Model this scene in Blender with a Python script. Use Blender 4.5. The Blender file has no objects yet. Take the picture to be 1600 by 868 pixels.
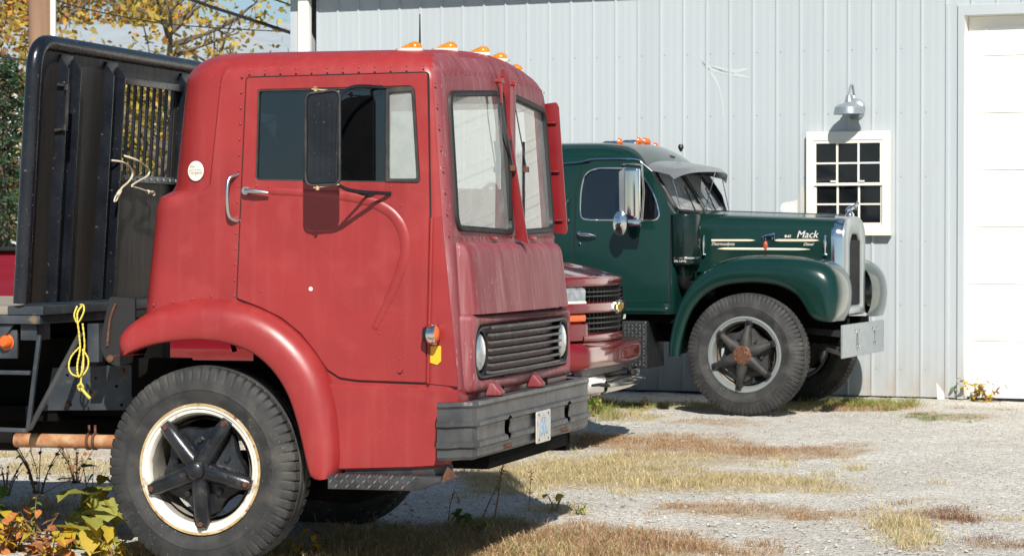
import bpy, bmesh, math, random
from mathutils import Vector, Matrix
R = math.radians
sc = bpy.context.scene
COL = sc.collection
random.seed(7)

# ---------------------------------------------------------------- camera
F, CAMZ, HOR = 4200.0, 1.5, 375.0            # focal length in photo pixels, eye height, horizon row
PITCH = math.atan((434 - HOR) / F)
cd = bpy.data.cameras.new('camera')
cam = bpy.data.objects.new('camera', cd)
COL.objects.link(cam)
cam.location = (0, 0, CAMZ)
cam.rotation_euler = (math.pi / 2 - PITCH, 0, 0)
cd.sensor_width = 36.0
cd.lens = F / 1600 * 36
cd.clip_end = 3000
cd.dof.use_dof = True
cd.dof.focus_distance = 14.6
cd.dof.aperture_fstop = 9.0
sc.camera = cam

# ---------------------------------------------------------------- sky, sun, exposure
SUN_EL, SUN_AZ = R(40), math.atan2(0.104, -0.995)   # azimuth from +Y towards +X
w = bpy.data.worlds.new('World')
sc.world = w
w.use_nodes = True
nt = w.node_tree
sky = nt.nodes.new('ShaderNodeTexSky')
sky.sky_type = 'NISHITA'
sky.sun_disc = False
sky.sun_elevation = SUN_EL
sky.sun_rotation = SUN_AZ
sky.air_density = 1.0
sky.dust_density = 0.0
sky.ozone_density = 1.6
bg = nt.nodes['Background']
bg.inputs['Strength'].default_value = 0.05
# thin high cloud, the same all round the sky
tc = nt.nodes.new('ShaderNodeTexCoord')
mp = nt.nodes.new('ShaderNodeMapping'); mp.inputs['Scale'].default_value = (1.2, 1.2, 5.0)
nz = nt.nodes.new('ShaderNodeTexNoise'); nz.inputs['Scale'].default_value = 3.0; nz.inputs['Detail'].default_value = 6
rp = nt.nodes.new('ShaderNodeValToRGB'); rp.color_ramp.elements[0].position = .44; rp.color_ramp.elements[1].position = .72
rp.color_ramp.elements[1].color = (.5, .5, .5, 1)
mx = nt.nodes.new('ShaderNodeMix'); mx.data_type = 'RGBA'
nt.links.new(tc.outputs['Generated'], mp.inputs['Vector']); nt.links.new(mp.outputs['Vector'], nz.inputs['Vector'])
nt.links.new(nz.outputs['Fac'], rp.inputs['Fac']); nt.links.new(rp.outputs['Color'], mx.inputs['Factor'])
nt.links.new(sky.outputs['Color'], mx.inputs['A']); mx.inputs['B'].default_value = (7, 12.2, 16.5, 1)
nt.links.new(mx.outputs['Result'], bg.inputs['Color'])
sd = bpy.data.lights.new('sun', 'SUN')
sun = bpy.data.objects.new('sun', sd)
COL.objects.link(sun)
sd.energy = 5.0
sd.angle = R(.53)
sd.color = (1.0, .95, .87)
sv = Vector((math.sin(SUN_AZ) * math.cos(SUN_EL), math.cos(SUN_AZ) * math.cos(SUN_EL), math.sin(SUN_EL)))
sun.rotation_euler = sv.to_track_quat('Z', 'Y').to_euler()
sun.location = (3, -8, 14)
sc.view_settings.view_transform = 'Standard'
sc.view_settings.look = 'None'
sc.view_settings.exposure = 0.36
sc.view_settings.gamma = 1.0
sc.render.engine = 'CYCLES'
sc.cycles.max_bounces = 8
sc.cycles.transparent_max_bounces = 16

# ---------------------------------------------------------------- photo rays -> metres on a known plane
def ray(px, py):
    u, v = (px - 800) / F, -(py - 434) / F
    return Vector((u, math.cos(PITCH) + v * math.sin(PITCH), -math.sin(PITCH) + v * math.cos(PITCH)))
class Frame:
    """A place in the world with a heading; measures photo points on its own upright planes."""
    def __init__(s, o, yaw):
        s.o, s.yaw, s.c, s.s = Vector(o), yaw, math.cos(yaw), math.sin(yaw)
    def inv(s, v): return Vector((s.c * v.x - s.s * v.y, s.s * v.x + s.c * v.y, v.z))
    def hit(s, px, py): return s.inv(Vector((0, 0, CAMZ)) - s.o), s.inv(ray(px, py))
    def sy(s, px, py, y):
        o, d = s.hit(px, py); t = (y - o.y) / d.y
        return (o.x + d.x * t, o.z + d.z * t)
    def sx(s, px, py, x):
        o, d = s.hit(px, py); t = (x - o.x) / d.x
        return (o.y + d.y * t, o.z + d.z * t)
    def SY(s, pts, y): return [s.sy(a, b, y) for a, b in pts]
    def root(s, name, label, cat, group=None):
        e = bpy.data.objects.new(name, None); COL.objects.link(e)
        e.empty_display_size = .3
        e.location = s.o; e.rotation_euler = (0, 0, -s.yaw)
        return tag(e, label, cat, group)
def gz(x, y): return -.02 * (23 - max(min(y, 23), -40))
def gp(px, py):
    d = ray(px, py)
    t = (CAMZ + .46) / (.02 * d.y - d.z)
    if t * d.y > 23: t = -CAMZ / d.z
    return (d.x * t, d.y * t)

def tag(o, label=None, cat=None, group=None, kind=None):
    if label: o['label'] = label
    if cat: o['category'] = cat
    if group: o['group'] = group
    if kind: o['kind'] = kind
    return o
def empty(name, loc, rz=0, label=None, cat=None, group=None):
    e = bpy.data.objects.new(name, None); COL.objects.link(e)
    e.location = loc; e.rotation_euler = (0, 0, rz); e.empty_display_size = .2
    return tag(e, label, cat, group)

# ---------------------------------------------------------------- 2D outlines
def spl(p, n=6, closed=False):
    out = []; N = len(p)
    g = (lambda i: p[i % N]) if closed else (lambda i: p[max(0, min(N - 1, i))])
    for i in range(N if closed else N - 1):
        a, b, c, d = g(i - 1), g(i), g(i + 1), g(i + 2)
        for k in range(n):
            t = k / n
            out.append(tuple(.5 * (2 * b[j] + (c[j] - a[j]) * t + (2 * a[j] - 5 * b[j] + 4 * c[j] - d[j]) * t * t + (3 * b[j] - a[j] - 3 * c[j] + d[j]) * t ** 3) for j in range(len(b))))
    if not closed: out.append(tuple(p[-1]))
    return out
def rnd(p, r, n=5):
    """round the corners of a polygon; r is one radius or one per corner"""
    out = []; N = len(p)
    for i in range(N):
        ri = r[i] if isinstance(r, (list, tuple)) else r
        a, b, c = Vector(p[i - 1]), Vector(p[i]), Vector(p[(i + 1) % N])
        if ri <= 0: out.append(tuple(b)); continue
        u, v = (a - b), (c - b); lu, lv = u.length, v.length; u.normalize(); v.normalize()
        ang = math.acos(max(-1, min(1, u.dot(v)))); t = min(ri / max(math.tan(ang / 2), .05), lu * .49, lv * .49)
        s, e = b + u * t, b + v * t
        for k in range(n + 1):
            q = k / n
            out.append(tuple(s * (1 - q) ** 2 + b * 2 * q * (1 - q) + e * q * q))
    return out
def rrect(a0, a1, b0, b1, r, n=5): return rnd([(a0, b0), (a1, b0), (a1, b1), (a0, b1)], r, n)
def circ(a, b, r, n=24): return [(a + r * math.cos(2 * math.pi * k / n), b + r * math.sin(2 * math.pi * k / n)) for k in range(n)]
def area(p): return .5 * sum(p[i - 1][0] * p[i][1] - p[i][0] * p[i - 1][1] for i in range(len(p)))
def offset(p, d):
    """move an outline inwards by d"""
    s = 1 if area(p) > 0 else -1; N = len(p); out = []
    for i in range(N):
        a, b, c = Vector(p[i - 1]), Vector(p[i]), Vector(p[(i + 1) % N])
        e1, e2 = (b - a), (c - b)
        if e1.length < 1e-9: e1 = e2
        if e2.length < 1e-9: e2 = e1
        e1 = e1.normalized(); e2 = e2.normalized()
        n = Vector((-e1.y - e2.y, e1.x + e2.x)) * s
        if n.length < 1e-6: n = Vector((-e1.y, e1.x)) * s
        n.normalize(); k = max(.4, n.dot(Vector((-e1.y, e1.x)) * s))
        out.append(tuple(b + n * d / k))
    return out
def ax(axis, a, b, d): return {'y': (a, d, b), 'x': (d, a, b), 'z': (a, b, d)}[axis]

# ---------------------------------------------------------------- mesh collector
class MB:
    def __init__(s): s.v = []; s.f = []
    def add(s, v, f, M=None):
        o = len(s.v)
        s.v += [tuple(M @ Vector(p)) for p in v] if M else [tuple(p) for p in v]
        s.f += [tuple(i + o for i in q) for q in f]
        return s
    def box(s, x0, x1, y0, y1, z0, z1, M=None):
        v = [(x, y, z) for z in (z0, z1) for y in (y0, y1) for x in (x0, x1)]
        return s.add(v, [(0, 2, 3, 1), (4, 5, 7, 6), (0, 1, 5, 4), (2, 6, 7, 3), (0, 4, 6, 2), (1, 3, 7, 5)], M)
    def bar(s, a, b, w, h, up=(0, 0, 1)):
        a, b = Vector(a), Vector(b); d = (b - a); L = d.length; d.normalize()
        q = Vector(up).cross(d)
        if q.length < 1e-4: q = Vector((1, 0, 0)).cross(d)
        q.normalize(); r = d.cross(q)
        M = Matrix((d, q, r)).transposed().to_4x4(); M.translation = a
        return s.box(0, L, -w / 2, w / 2, -h / 2, h / 2, M)
    def prism(s, p, axis, d0, d1):
        N = len(p)
        v = [ax(axis, a, b, d0) for a, b in p] + [ax(axis, a, b, d1) for a, b in p]
        return s.add(v, [tuple(range(N)), tuple(range(2 * N - 1, N - 1, -1))] + [(i, (i + 1) % N, N + (i + 1) % N, N + i) for i in range(N)])
    def plate(s, outer, holes, axis, d0, d1, ch=.004, warp=None):
        """sheet with holes; d0 is the seen side, its rims chamfered by ch"""
        sg = 1 if d1 > d0 else -1
        bm = bmesh.new(); fr, bk = [], []
        for k, lp in enumerate([outer] + list(holes)):
            ins = offset(lp, ch if k == 0 else -ch)
            L0 = [bm.verts.new(ax(axis, a, b, d0)) for a, b in ins]
            L1 = [bm.verts.new(ax(axis, a, b, d0 + sg * ch)) for a, b in lp]
            L2 = [bm.verts.new(ax(axis, a, b, d1)) for a, b in lp]
            n = len(lp)
            for i in range(n):
                j = (i + 1) % n
                bm.faces.new((L0[i], L0[j], L1[j], L1[i])); bm.faces.new((L1[i], L1[j], L2[j], L2[i]))
            fr += [bm.edges.get((L0[i], L0[(i + 1) % n])) for i in range(n)]
            bk += [bm.edges.get((L2[i], L2[(i + 1) % n])) for i in range(n)]
        bmesh.ops.triangle_fill(bm, use_beauty=True, use_dissolve=False, edges=fr)
        bmesh.ops.triangle_fill(bm, use_beauty=True, use_dissolve=False, edges=bk)
        bmesh.ops.recalc_face_normals(bm, faces=bm.faces)
        bm.verts.index_update()
        v = [warp(*x.co) if warp else tuple(x.co) for x in bm.verts]; f = [tuple(q.index for q in t.verts) for t in bm.faces]
        bm.free()
        return s.add(v, f)
    def tube(s, pts, r, n=8, cap=True, sp=0):
        if sp: pts = spl(pts, sp)
        P = [Vector(p) for p in pts]; N = len(P)
        rr = [r[int(i * (len(r) - 1) / (N - 1) + .5)] if isinstance(r, (list, tuple)) and len(r) != N else (r[i] if isinstance(r, (list, tuple)) else r) for i in range(N)]
        T = [(P[min(i + 1, N - 1)] - P[max(i - 1, 0)]).normalized() for i in range(N)]
        u = T[0].orthogonal().normalized(); v = []
        for i in range(N):
            u = (u - T[i] * u.dot(T[i]))
            u = u.normalized() if u.length > 1e-6 else T[i].orthogonal().normalized()
            w_ = T[i].cross(u)
            for k in range(n):
                a = 2 * math.pi * k / n
                v.append(P[i] + (u * math.cos(a) + w_ * math.sin(a)) * rr[i])
        f = [(i * n + k, i * n + (k + 1) % n, (i + 1) * n + (k + 1) % n, (i + 1) * n + k) for i in range(N - 1) for k in range(n)]
        if cap: f += [tuple(range(n - 1, -1, -1)), tuple((N - 1) * n + k for k in range(n))]
        return s.add(v, f)
    def lathe(s, prof, c=(0, 0, 0), axis='y', n=24, rf=None):
        """prof: (radius, height along axis)"""
        v = []; m = len(prof); c = Vector(c)
        for k in range(n):
            a = 2 * math.pi * k / n; ca, sa = math.cos(a), math.sin(a)
            for i, (r, h) in enumerate(prof):
                if rf: r = rf(i, k, r)
                v.append(c + Vector({'y': (r * ca, h, r * sa), 'x': (h, r * ca, r * sa), 'z': (r * ca, r * sa, h)}[axis]))
        f = [(k * m + i, ((k + 1) % n) * m + i, ((k + 1) % n) * m + i + 1, k * m + i + 1) for k in range(n) for i in range(m - 1)]
        if prof[0][0] > 1e-5 and prof[0][0] < .9 * max(p[0] for p in prof): pass
        return s.add(v, f)
    def loft(s, loops, cap0=True, cap1=True, closed=True):
        n = len(loops[0]); v = [p for l in loops for p in l]
        f = [(i * n + k, i * n + (k + 1) % n, (i + 1) * n + (k + 1) % n, (i + 1) * n + k) for i in range(len(loops) - 1) for k in range(n if closed else n - 1)]
        if cap0: f.append(tuple(range(n - 1, -1, -1)))
        if cap1: f.append(tuple((len(loops) - 1) * n + k for k in range(n)))
        return s.add(v, f)
    def grid(s, fn, nu, nv):
        v = [fn(i / nu, j / nv) for j in range(nv + 1) for i in range(nu + 1)]
        return s.add(v, [(j * (nu + 1) + i, j * (nu + 1) + i + 1, (j + 1) * (nu + 1) + i + 1, (j + 1) * (nu + 1) + i) for j in range(nv) for i in range(nu)])
    def domes(s, pts, nrm, r, h=None):
        """small rivet heads"""
        h = h or r * .6; n = Vector(nrm).normalized(); u = n.orthogonal().normalized(); w_ = n.cross(u)
        for p in pts:
            p = Vector(p); v = []
            for (q, hh) in ((1, 0), (.72, .7)):
                for k in range(6):
                    a = k * math.pi / 3
                    v.append(p + (u * math.cos(a) + w_ * math.sin(a)) * r * q + n * h * hh)
            v.append(p + n * h)
            s.add(v, [(k, (k + 1) % 6, 6 + (k + 1) % 6, 6 + k) for k in range(6)] + [(6 + k, 6 + (k + 1) % 6, 12) for k in range(6)])
        return s
    def build(s, name, m, parent=None, sm=38, bevel=0, segs=2, solid=0, label=None, weld=False, subd=0):
        me = bpy.data.meshes.new(name); me.from_pydata(s.v, [], s.f)
        bm = bmesh.new(); bm.from_mesh(me)
        if weld: bmesh.ops.remove_doubles(bm, verts=bm.verts, dist=1e-5)
        bmesh.ops.recalc_face_normals(bm, faces=bm.faces)
        if bevel:
            ed = [e for e in bm.edges if len(e.link_faces) == 2 and e.calc_face_angle(0) > R(32)]
            bmesh.ops.bevel(bm, geom=ed, offset=bevel, segments=segs, profile=.6, affect='EDGES', clamp_overlap=True)
        if solid:
            bmesh.ops.solidify(bm, geom=bm.faces[:], thickness=solid)
            bmesh.ops.recalc_face_normals(bm, faces=bm.faces)
        bm.to_mesh(me); bm.free()
        if m: me.materials.append(m)
        if sm:
            for p in me.polygons: p.use_smooth = True
            me.set_sharp_from_angle(angle=R(sm))
        o = bpy.data.objects.new(name, me); COL.objects.link(o)
        if parent: o.parent = parent
        if label: o['label'] = label
        return o
def cut(o, cutters, sm=38):
    """subtract closed shapes from a mesh, then drop them"""
    tmp = []
    for c in cutters:
        t = c.build('cutter', None, None, sm=0, weld=True); tmp.append(t)
        t.parent = None
        t.matrix_world = Matrix.Identity(4)
        md = o.modifiers.new('b', 'BOOLEAN'); md.operation = 'DIFFERENCE'; md.object = t; md.solver = 'EXACT'; md.use_self = False
    par = o.parent; o.parent = None
    bpy.context.view_layer.update()
    me = bpy.data.meshes.new_from_object(o.evaluated_get(bpy.context.evaluated_depsgraph_get()))
    o.modifiers.clear(); old = o.data; me.name = old.name
    o.data = me; o.parent = par
    for t in tmp:
        d = t.data; bpy.data.objects.remove(t); bpy.data.meshes.remove(d)
    for p in me.polygons: p.use_smooth = True
    me.set_sharp_from_angle(angle=R(sm))
    return o
def clone(o, parent=None, top=True):
    c = o.copy(); COL.objects.link(c); c.parent = parent
    for ch in list(o.children): clone(ch, c)
    return c
def lettering(name, txt, size, m, parent, M, depth=.002, shear=0, bold=0):
    cu = bpy.data.curves.new('t', 'FONT'); cu.body = txt; cu.size = size; cu.extrude = depth; cu.shear = shear; cu.offset = bold
    cu.align_x = 'CENTER'; cu.align_y = 'CENTER'; cu.resolution_u = 3
    t = bpy.data.objects.new('t', cu); COL.objects.link(t)
    bpy.context.view_layer.update()
    me = bpy.data.meshes.new_from_object(t.evaluated_get(bpy.context.evaluated_depsgraph_get()))
    bpy.data.objects.remove(t); bpy.data.curves.remove(cu)
    me.transform(M); me.name = name; me.materials.clear(); me.materials.append(m)
    o = bpy.data.objects.new(name, me); COL.objects.link(o); o.parent = parent
    return o
def faceM(loc, axis):
    """text facing -y ('y') or +x ('x'), upright"""
    Mx = Matrix.Rotation(R(90), 4, 'X')
    if axis == 'x': Mx = Matrix.Rotation(R(90), 4, 'Z') @ Mx
    return Matrix.Translation(loc) @ Mx

# ---------------------------------------------------------------- materials
MAT = {}
def mat(name, c1, c2=None, rough=.5, metal=0, scale=4, lo=.4, hi=.65, c3=None, s3=12, lo3=.58, hi3=.7, bump=0, bs=60, coat=0, coatr=.1, stretch=(1, 1, 1), spec=.5, rv=.12, attr=None, streak=None, chips=None, splash=None, vary=0):
    m = bpy.data.materials.new(name); m.use_nodes = True
    n, l = m.node_tree.nodes, m.node_tree.links
    b = n['Principled BSDF']
    b.inputs['Roughness'].default_value = rough; b.inputs['Metallic'].default_value = metal
    b.inputs['Specular IOR Level'].default_value = spec
    b.inputs['Coat Weight'].default_value = coat; b.inputs['Coat Roughness'].default_value = coatr
    tc = n.new('ShaderNodeTexCoord'); mp = n.new('ShaderNodeMapping'); mp.inputs['Scale'].default_value = stretch
    l.new(tc.outputs['Object'], mp.inputs['Vector'])
    def noise(s, d=5, src=None):
        t = n.new('ShaderNodeTexNoise'); t.inputs['Scale'].default_value = s; t.inputs['Detail'].default_value = d
        l.new((src or mp.outputs['Vector']), t.inputs['Vector']); return t
    def ramp(t, a, z):
        r = n.new('ShaderNodeMapRange'); r.inputs['From Min'].default_value = a; r.inputs['From Max'].default_value = z
        l.new(t.outputs['Fac'], r.inputs['Value']); return r
    def mix(f, A, B):
        x = n.new('ShaderNodeMix'); x.data_type = 'RGBA'
        l.new(f, x.inputs['Factor'])
        for k, q in (('A', A), ('B', B)):
            if isinstance(q, tuple): x.inputs[k].default_value = (*q, 1)
            else: l.new(q, x.inputs[k])
        return x.outputs['Result']
    t1 = noise(scale)
    col = mix(ramp(t1, lo, hi).outputs['Result'], tuple(c1), tuple(c2 or c1))
    if attr:
        at = n.new('ShaderNodeAttribute'); at.attribute_name = attr
        col = at.outputs['Color']
    if c3:
        r3 = ramp(noise(s3, 8), lo3, hi3)
        col = mix(r3.outputs['Result'], col, tuple(c3))
    if streak:                                   # rain runs: (colour, strength)
        mp2 = n.new('ShaderNodeMapping'); mp2.inputs['Scale'].default_value = (9, 9, .55); l.new(tc.outputs['Object'], mp2.inputs['Vector'])
        r4 = ramp(noise(2.2, 7, mp2.outputs['Vector']), .5, .78); ml = n.new('ShaderNodeMath'); ml.operation = 'MULTIPLY'; ml.inputs[1].default_value = streak[1]
        l.new(r4.outputs['Result'], ml.inputs[0]); col = mix(ml.outputs[0], col, streak[0])
    if chips:                                    # stone chips and scuffs: (colour, scale, threshold)
        r5 = ramp(noise(chips[1], 3), chips[2], chips[2] + .03); r6 = ramp(noise(1.7, 4), .48, .62); ml = n.new('ShaderNodeMath'); ml.operation = 'MULTIPLY'
        l.new(r5.outputs['Result'], ml.inputs[0]); l.new(r6.outputs['Result'], ml.inputs[1]); col = mix(ml.outputs[0], col, chips[0])
    if splash:                                   # mud thrown up from the ground: (colour, height)
        sx = n.new('ShaderNodeSeparateXYZ'); l.new(tc.outputs['Object'], sx.inputs[0])
        r7 = n.new('ShaderNodeMapRange'); l.new(sx.outputs['Z'], r7.inputs['Value']); r7.inputs['From Min'].default_value = splash[1]; r7.inputs['From Max'].default_value = 0
        ml = n.new('ShaderNodeMath'); ml.operation = 'MULTIPLY'; l.new(r7.outputs['Result'], ml.inputs[0]); l.new(ramp(noise(7, 8), .3, .75).outputs['Result'], ml.inputs[1]); col = mix(ml.outputs[0], col, splash[0])
    if vary:                                     # sheets differ a little from one another
        oi = n.new('ShaderNodeObjectInfo'); r8 = n.new('ShaderNodeMapRange'); l.new(oi.outputs['Random'], r8.inputs['Value']); r8.inputs['To Min'].default_value = 1 - vary; r8.inputs['To Max'].default_value = 1 + vary
        hs = n.new('ShaderNodeHueSaturation'); l.new(r8.outputs['Result'], hs.inputs['Value']); l.new(col, hs.inputs['Color']); col = hs.outputs['Color']
    l.new(col, b.inputs['Base Color'])
    if rv:
        rr = n.new('ShaderNodeMapRange'); rr.inputs['To Min'].default_value = max(rough - rv, .02); rr.inputs['To Max'].default_value = min(rough + rv, 1)
        l.new(noise(scale * 3).outputs['Fac'], rr.inputs['Value']); l.new(rr.outputs['Result'], b.inputs['Roughness'])
    if bump:
        bp = n.new('ShaderNodeBump'); bp.inputs['Strength'].default_value = bump; bp.inputs['Distance'].default_value = .01
        l.new(noise(bs, 6, tc.outputs['Object']).outputs['Fac'], bp.inputs['Height']); l.new(bp.outputs['Normal'], b.inputs['Normal'])
    MAT[name] = m
    return m
def glass(name, tint, dust=.08, dcol=(.55, .55, .52), ior=1.5, gcol=(1, 1, 1)):
    m = bpy.data.materials.new(name); m.use_nodes = True
    n, l = m.node_tree.nodes, m.node_tree.links; n.remove(n['Principled BSDF'])
    out = n['Material Output']
    tr = n.new('ShaderNodeBsdfTransparent'); tr.inputs['Color'].default_value = (*tint, 1)
    gl = n.new('ShaderNodeBsdfGlossy'); gl.inputs['Roughness'].default_value = .02; gl.inputs['Color'].default_value = (*gcol, 1)
    fr = n.new('ShaderNodeFresnel'); fr.inputs['IOR'].default_value = ior
    mx = n.new('ShaderNodeMixShader'); l.new(fr.outputs[0], mx.inputs[0]); l.new(tr.outputs[0], mx.inputs[1]); l.new(gl.outputs[0], mx.inputs[2])
    df = n.new('ShaderNodeBsdfDiffuse'); df.inputs['Color'].default_value = (*dcol, 1)
    tc = n.new('ShaderNodeTexCoord'); nz = n.new('ShaderNodeTexNoise'); nz.inputs['Scale'].default_value = 9; nz.inputs['Detail'].default_value = 8
    l.new(tc.outputs['Object'], nz.inputs['Vector'])
    mr = n.new('ShaderNodeMapRange'); mr.inputs['From Min'].default_value = .3; mr.inputs['From Max'].default_value = .75; mr.inputs['To Min'].default_value = dust * .8; mr.inputs['To Max'].default_value = dust * 1.25
    l.new(nz.outputs['Fac'], mr.inputs['Value'])
    m2 = n.new('ShaderNodeMixShader'); l.new(mr.outputs[0], m2.inputs[0]); l.new(mx.outputs[0], m2.inputs[1]); l.new(df.outputs[0], m2.inputs[2])
    l.new(m2.outputs[0], out.inputs['Surface'])
    MAT[name] = m
    return m
red = mat('red_paint', (.292, .025, .025), (.245, .020, .021), .38, scale=2.2, c3=(.32, .040, .038), s3=5, lo3=.55, hi3=.8, coat=.10, coatr=.3, bump=.05, bs=22, streak=((.33, .060, .054), .35), chips=((.46, .24, .20), 150, .70))
redfade = mat('faded_red', (.205, .034, .042), (.265, .070, .080), .55, scale=5, stretch=(1, 1, .12), c3=(.37, .19, .195), s3=16, lo3=.6, hi3=.82, bump=.06, bs=30, chips=((.55, .40, .38), 120, .68), streak=((.42, .23, .23), .45))
rubber = mat('tyre_rubber', (.019, .020, .021), (.038, .037, .036), .72, scale=9, c3=(.085, .078, .068), s3=6, lo3=.52, hi3=.78, bump=.2, bs=120, chips=((.16, .15, .135), 60, .66))
rubber_dk = mat('dark_rubber', (.012, .012, .013), None, .6)
rimwhite = mat('rim_white', (.70, .68, .62), (.62, .59, .52), .5, scale=8, c3=(.30, .16, .06), s3=14, lo3=.6, hi3=.72, bump=.05)
rimgold = mat('rust_yellow_edge', (.42, .28, .12), (.55, .45, .28), .7, scale=16, c3=(.2, .08, .03), s3=25)
spider = mat('gloss_black', (.008, .009, .012), (.02, .022, .026), .28, scale=10, c3=(.06, .05, .042), s3=14, lo3=.6, hi3=.75, bump=.1, bs=70)
dusty_black = mat('dusty_black', (.018, .018, .019), (.05, .046, .042), .6, scale=9, bump=.1)
rust = mat('rust', (.13, .05, .025), (.07, .03, .018), .85, scale=20, c3=(.2, .10, .05), s3=30, bump=.3, bs=80)
pipe_rust = mat('pipe_rust', (.34, .15, .06), (.48, .30, .17), .8, scale=9, lo=.45, hi=.6, c3=(.16, .06, .03), s3=14, bump=.2)
blackpaint = mat('black_paint', (.006, .008, .012), (.012, .014, .019), .26, scale=6, c3=(.10, .10, .10), s3=40, lo3=.66, hi3=.74, bump=.08, bs=50)
racksheet = mat('weathered_black_sheet', (.016, .015, .014), (.034, .027, .021), .55, scale=7, stretch=(1, 1, .16), lo=.38, hi=.7, c3=(.014, .014, .015), s3=3, bump=.08)
steel_dk = mat('bumper_steel', (.060, .062, .065), (.105, .107, .11), .42, metal=.35, scale=5, c3=(.15, .12, .10), s3=13, lo3=.6, hi3=.8, bump=.15, bs=40)
bluesteel = mat('blue_black_steel', (.020, .026, .034), (.048, .055, .064), .5, scale=6, c3=(.16, .11, .07), s3=12, lo3=.62, hi3=.75, bump=.15, bs=40)
underside = mat('underbody_black', (.005, .005, .005), (.010, .009, .008), .9, spec=.08)
deckwood = mat('deck_wood', (.30, .26, .21), (.22, .19, .15), .8, scale=6, stretch=(.1, 1, 1), bump=.2)
barrel_m = mat('grey_rim', (.30, .28, .24), (.20, .18, .15), .7, scale=9, c3=(.12, .09, .06), s3=12)  # inner barrel, greyer and darker than the rim lip
cleaner_m = mat('dark_canister', (.0035, .013, .011), (.004, .015, .013), .25, coat=.4, coatr=.08, spec=.35)
chrome = mat('chrome', (.78, .78, .78), None, .10, metal=1, rv=.05)
dullchrome = mat('dull_chrome', (.62, .62, .62), (.5, .5, .5), .28, metal=1)
checker = mat('tread_plate', (.05, .05, .055), (.09, .09, .095), .38, metal=.5, scale=14, c3=(.12, .07, .04), s3=10, lo3=.62, hi3=.75)
rope_m = mat('yellow_rope', (.72, .60, .10), (.62, .50, .08), .7, scale=60, bump=.5, bs=260)
cord_m = mat('cream_cord', (.62, .55, .42), (.5, .43, .3), .7, scale=40)
amber = mat('amber_lens', (.75, .24, .012), (.65, .17, .01), .18, scale=30, coat=.5)
redor = mat('orange_lens', (.72, .14, .02), (.62, .1, .02), .2, scale=30, coat=.5)
reflector = mat('orange_reflector', (.85, .40, .02), None, .4)
lampglass = mat('lamp_lens', (.62, .64, .66), (.42, .44, .46), .10, metal=.75, scale=18, coat=.6)
whiteplastic = mat('white_plastic', (.72, .70, .64), None, .4)
plate_m = mat('licence_plate_white', (.70, .68, .60), (.62, .60, .54), .5, scale=30, c3=(.42, .26, .12), s3=26, lo3=.6, hi3=.72)
plateblue = mat('plate_blue', (.22, .38, .58), (.36, .48, .62), .5, scale=60)
platered = mat('plate_red', (.55, .25, .15), None, .5)
seat_m = mat('grey_seat', (.30, .28, .25), (.24, .22, .2), .8)
seat_dk = mat('dark_seat', (.03, .032, .035), None, .7)
glass_side = glass('side_glass', (.10, .125, .16), .010, (.4, .42, .45), 1.85, (.62, .82, 1.0))  # blue gloss tint stands in for reflected blue sky
glass_clear = glass('clear_glass', (.86, .90, .88), .06)
glass_front = glass('windscreen_glass', (.80, .84, .82), .24, (.80, .82, .80), 1.9)
glass_vent = glass('vent_glass', (.8, .84, .82), .36, (.62, .64, .62))
green = mat('green_paint', (.004, .0235, .019), (.005, .028, .023), .20, scale=2, coat=.5, coatr=.05, rv=.05, spec=.3, chips=((.03, .07, .06), 90, .72))
silver = mat('silver_paint', (.36, .39, .39), (.32, .35, .35), .3, metal=.5, scale=3, rv=.05)
galv = mat('galvanised', (.33, .37, .40), (.28, .32, .35), .36, metal=.5, scale=14)
cream = mat('cream_trim', (.76, .68, .50), None, .35)
pickred = mat('pickup_red', (.18, .004, .009), (.165, .004, .009), .16, scale=2, coat=1, coatr=.03, rv=.03)
gold = mat('gold', (.68, .45, .10), None, .25, metal=.8)
gloss_dark = mat('black_plastic', (.012, .012, .013), None, .35)
wallm = mat('wall_steel', (.42, .46, .485), (.445, .485, .505), .42, scale=1.3, stretch=(1, 1, .3), c3=(.50, .52, .52), s3=4, lo3=.6, hi3=.85, coat=.05, splash=((.36, .31, .25), .55), vary=.025, streak=((.42, .44, .44), .35))
trimwhite = mat('trim_white', (.80, .78, .70), None, .45, rv=.05)
doorwhite = mat('door_white', (.86, .85, .80), (.84, .83, .78), .45, rv=.05)
eavem = mat('eave_metal', (.40, .43, .45), None, .5)
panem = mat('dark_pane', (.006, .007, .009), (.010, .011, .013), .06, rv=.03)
polewood = mat('pole_wood', (.24, .135, .085), (.31, .19, .125), .9, scale=10, stretch=(1, 1, .06), bump=.3)
wire_m = mat('cable_black', (.010, .012, .014), None, .6)
stalk_m = mat('dry_stalk', (.30, .20, .10), (.20, .12, .06), .9, scale=20)
bark = mat('bark', (.10, .08, .06), (.15, .12, .09), .9, scale=12, bump=.4)
mat_bar = mat('worn_grille', (.09, .09, .09), (.15, .145, .14), .5, metal=.3, scale=10)
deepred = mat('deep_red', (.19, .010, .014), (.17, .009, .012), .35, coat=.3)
blk = mat('black_trim', (.010, .010, .011), None, .45)

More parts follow.
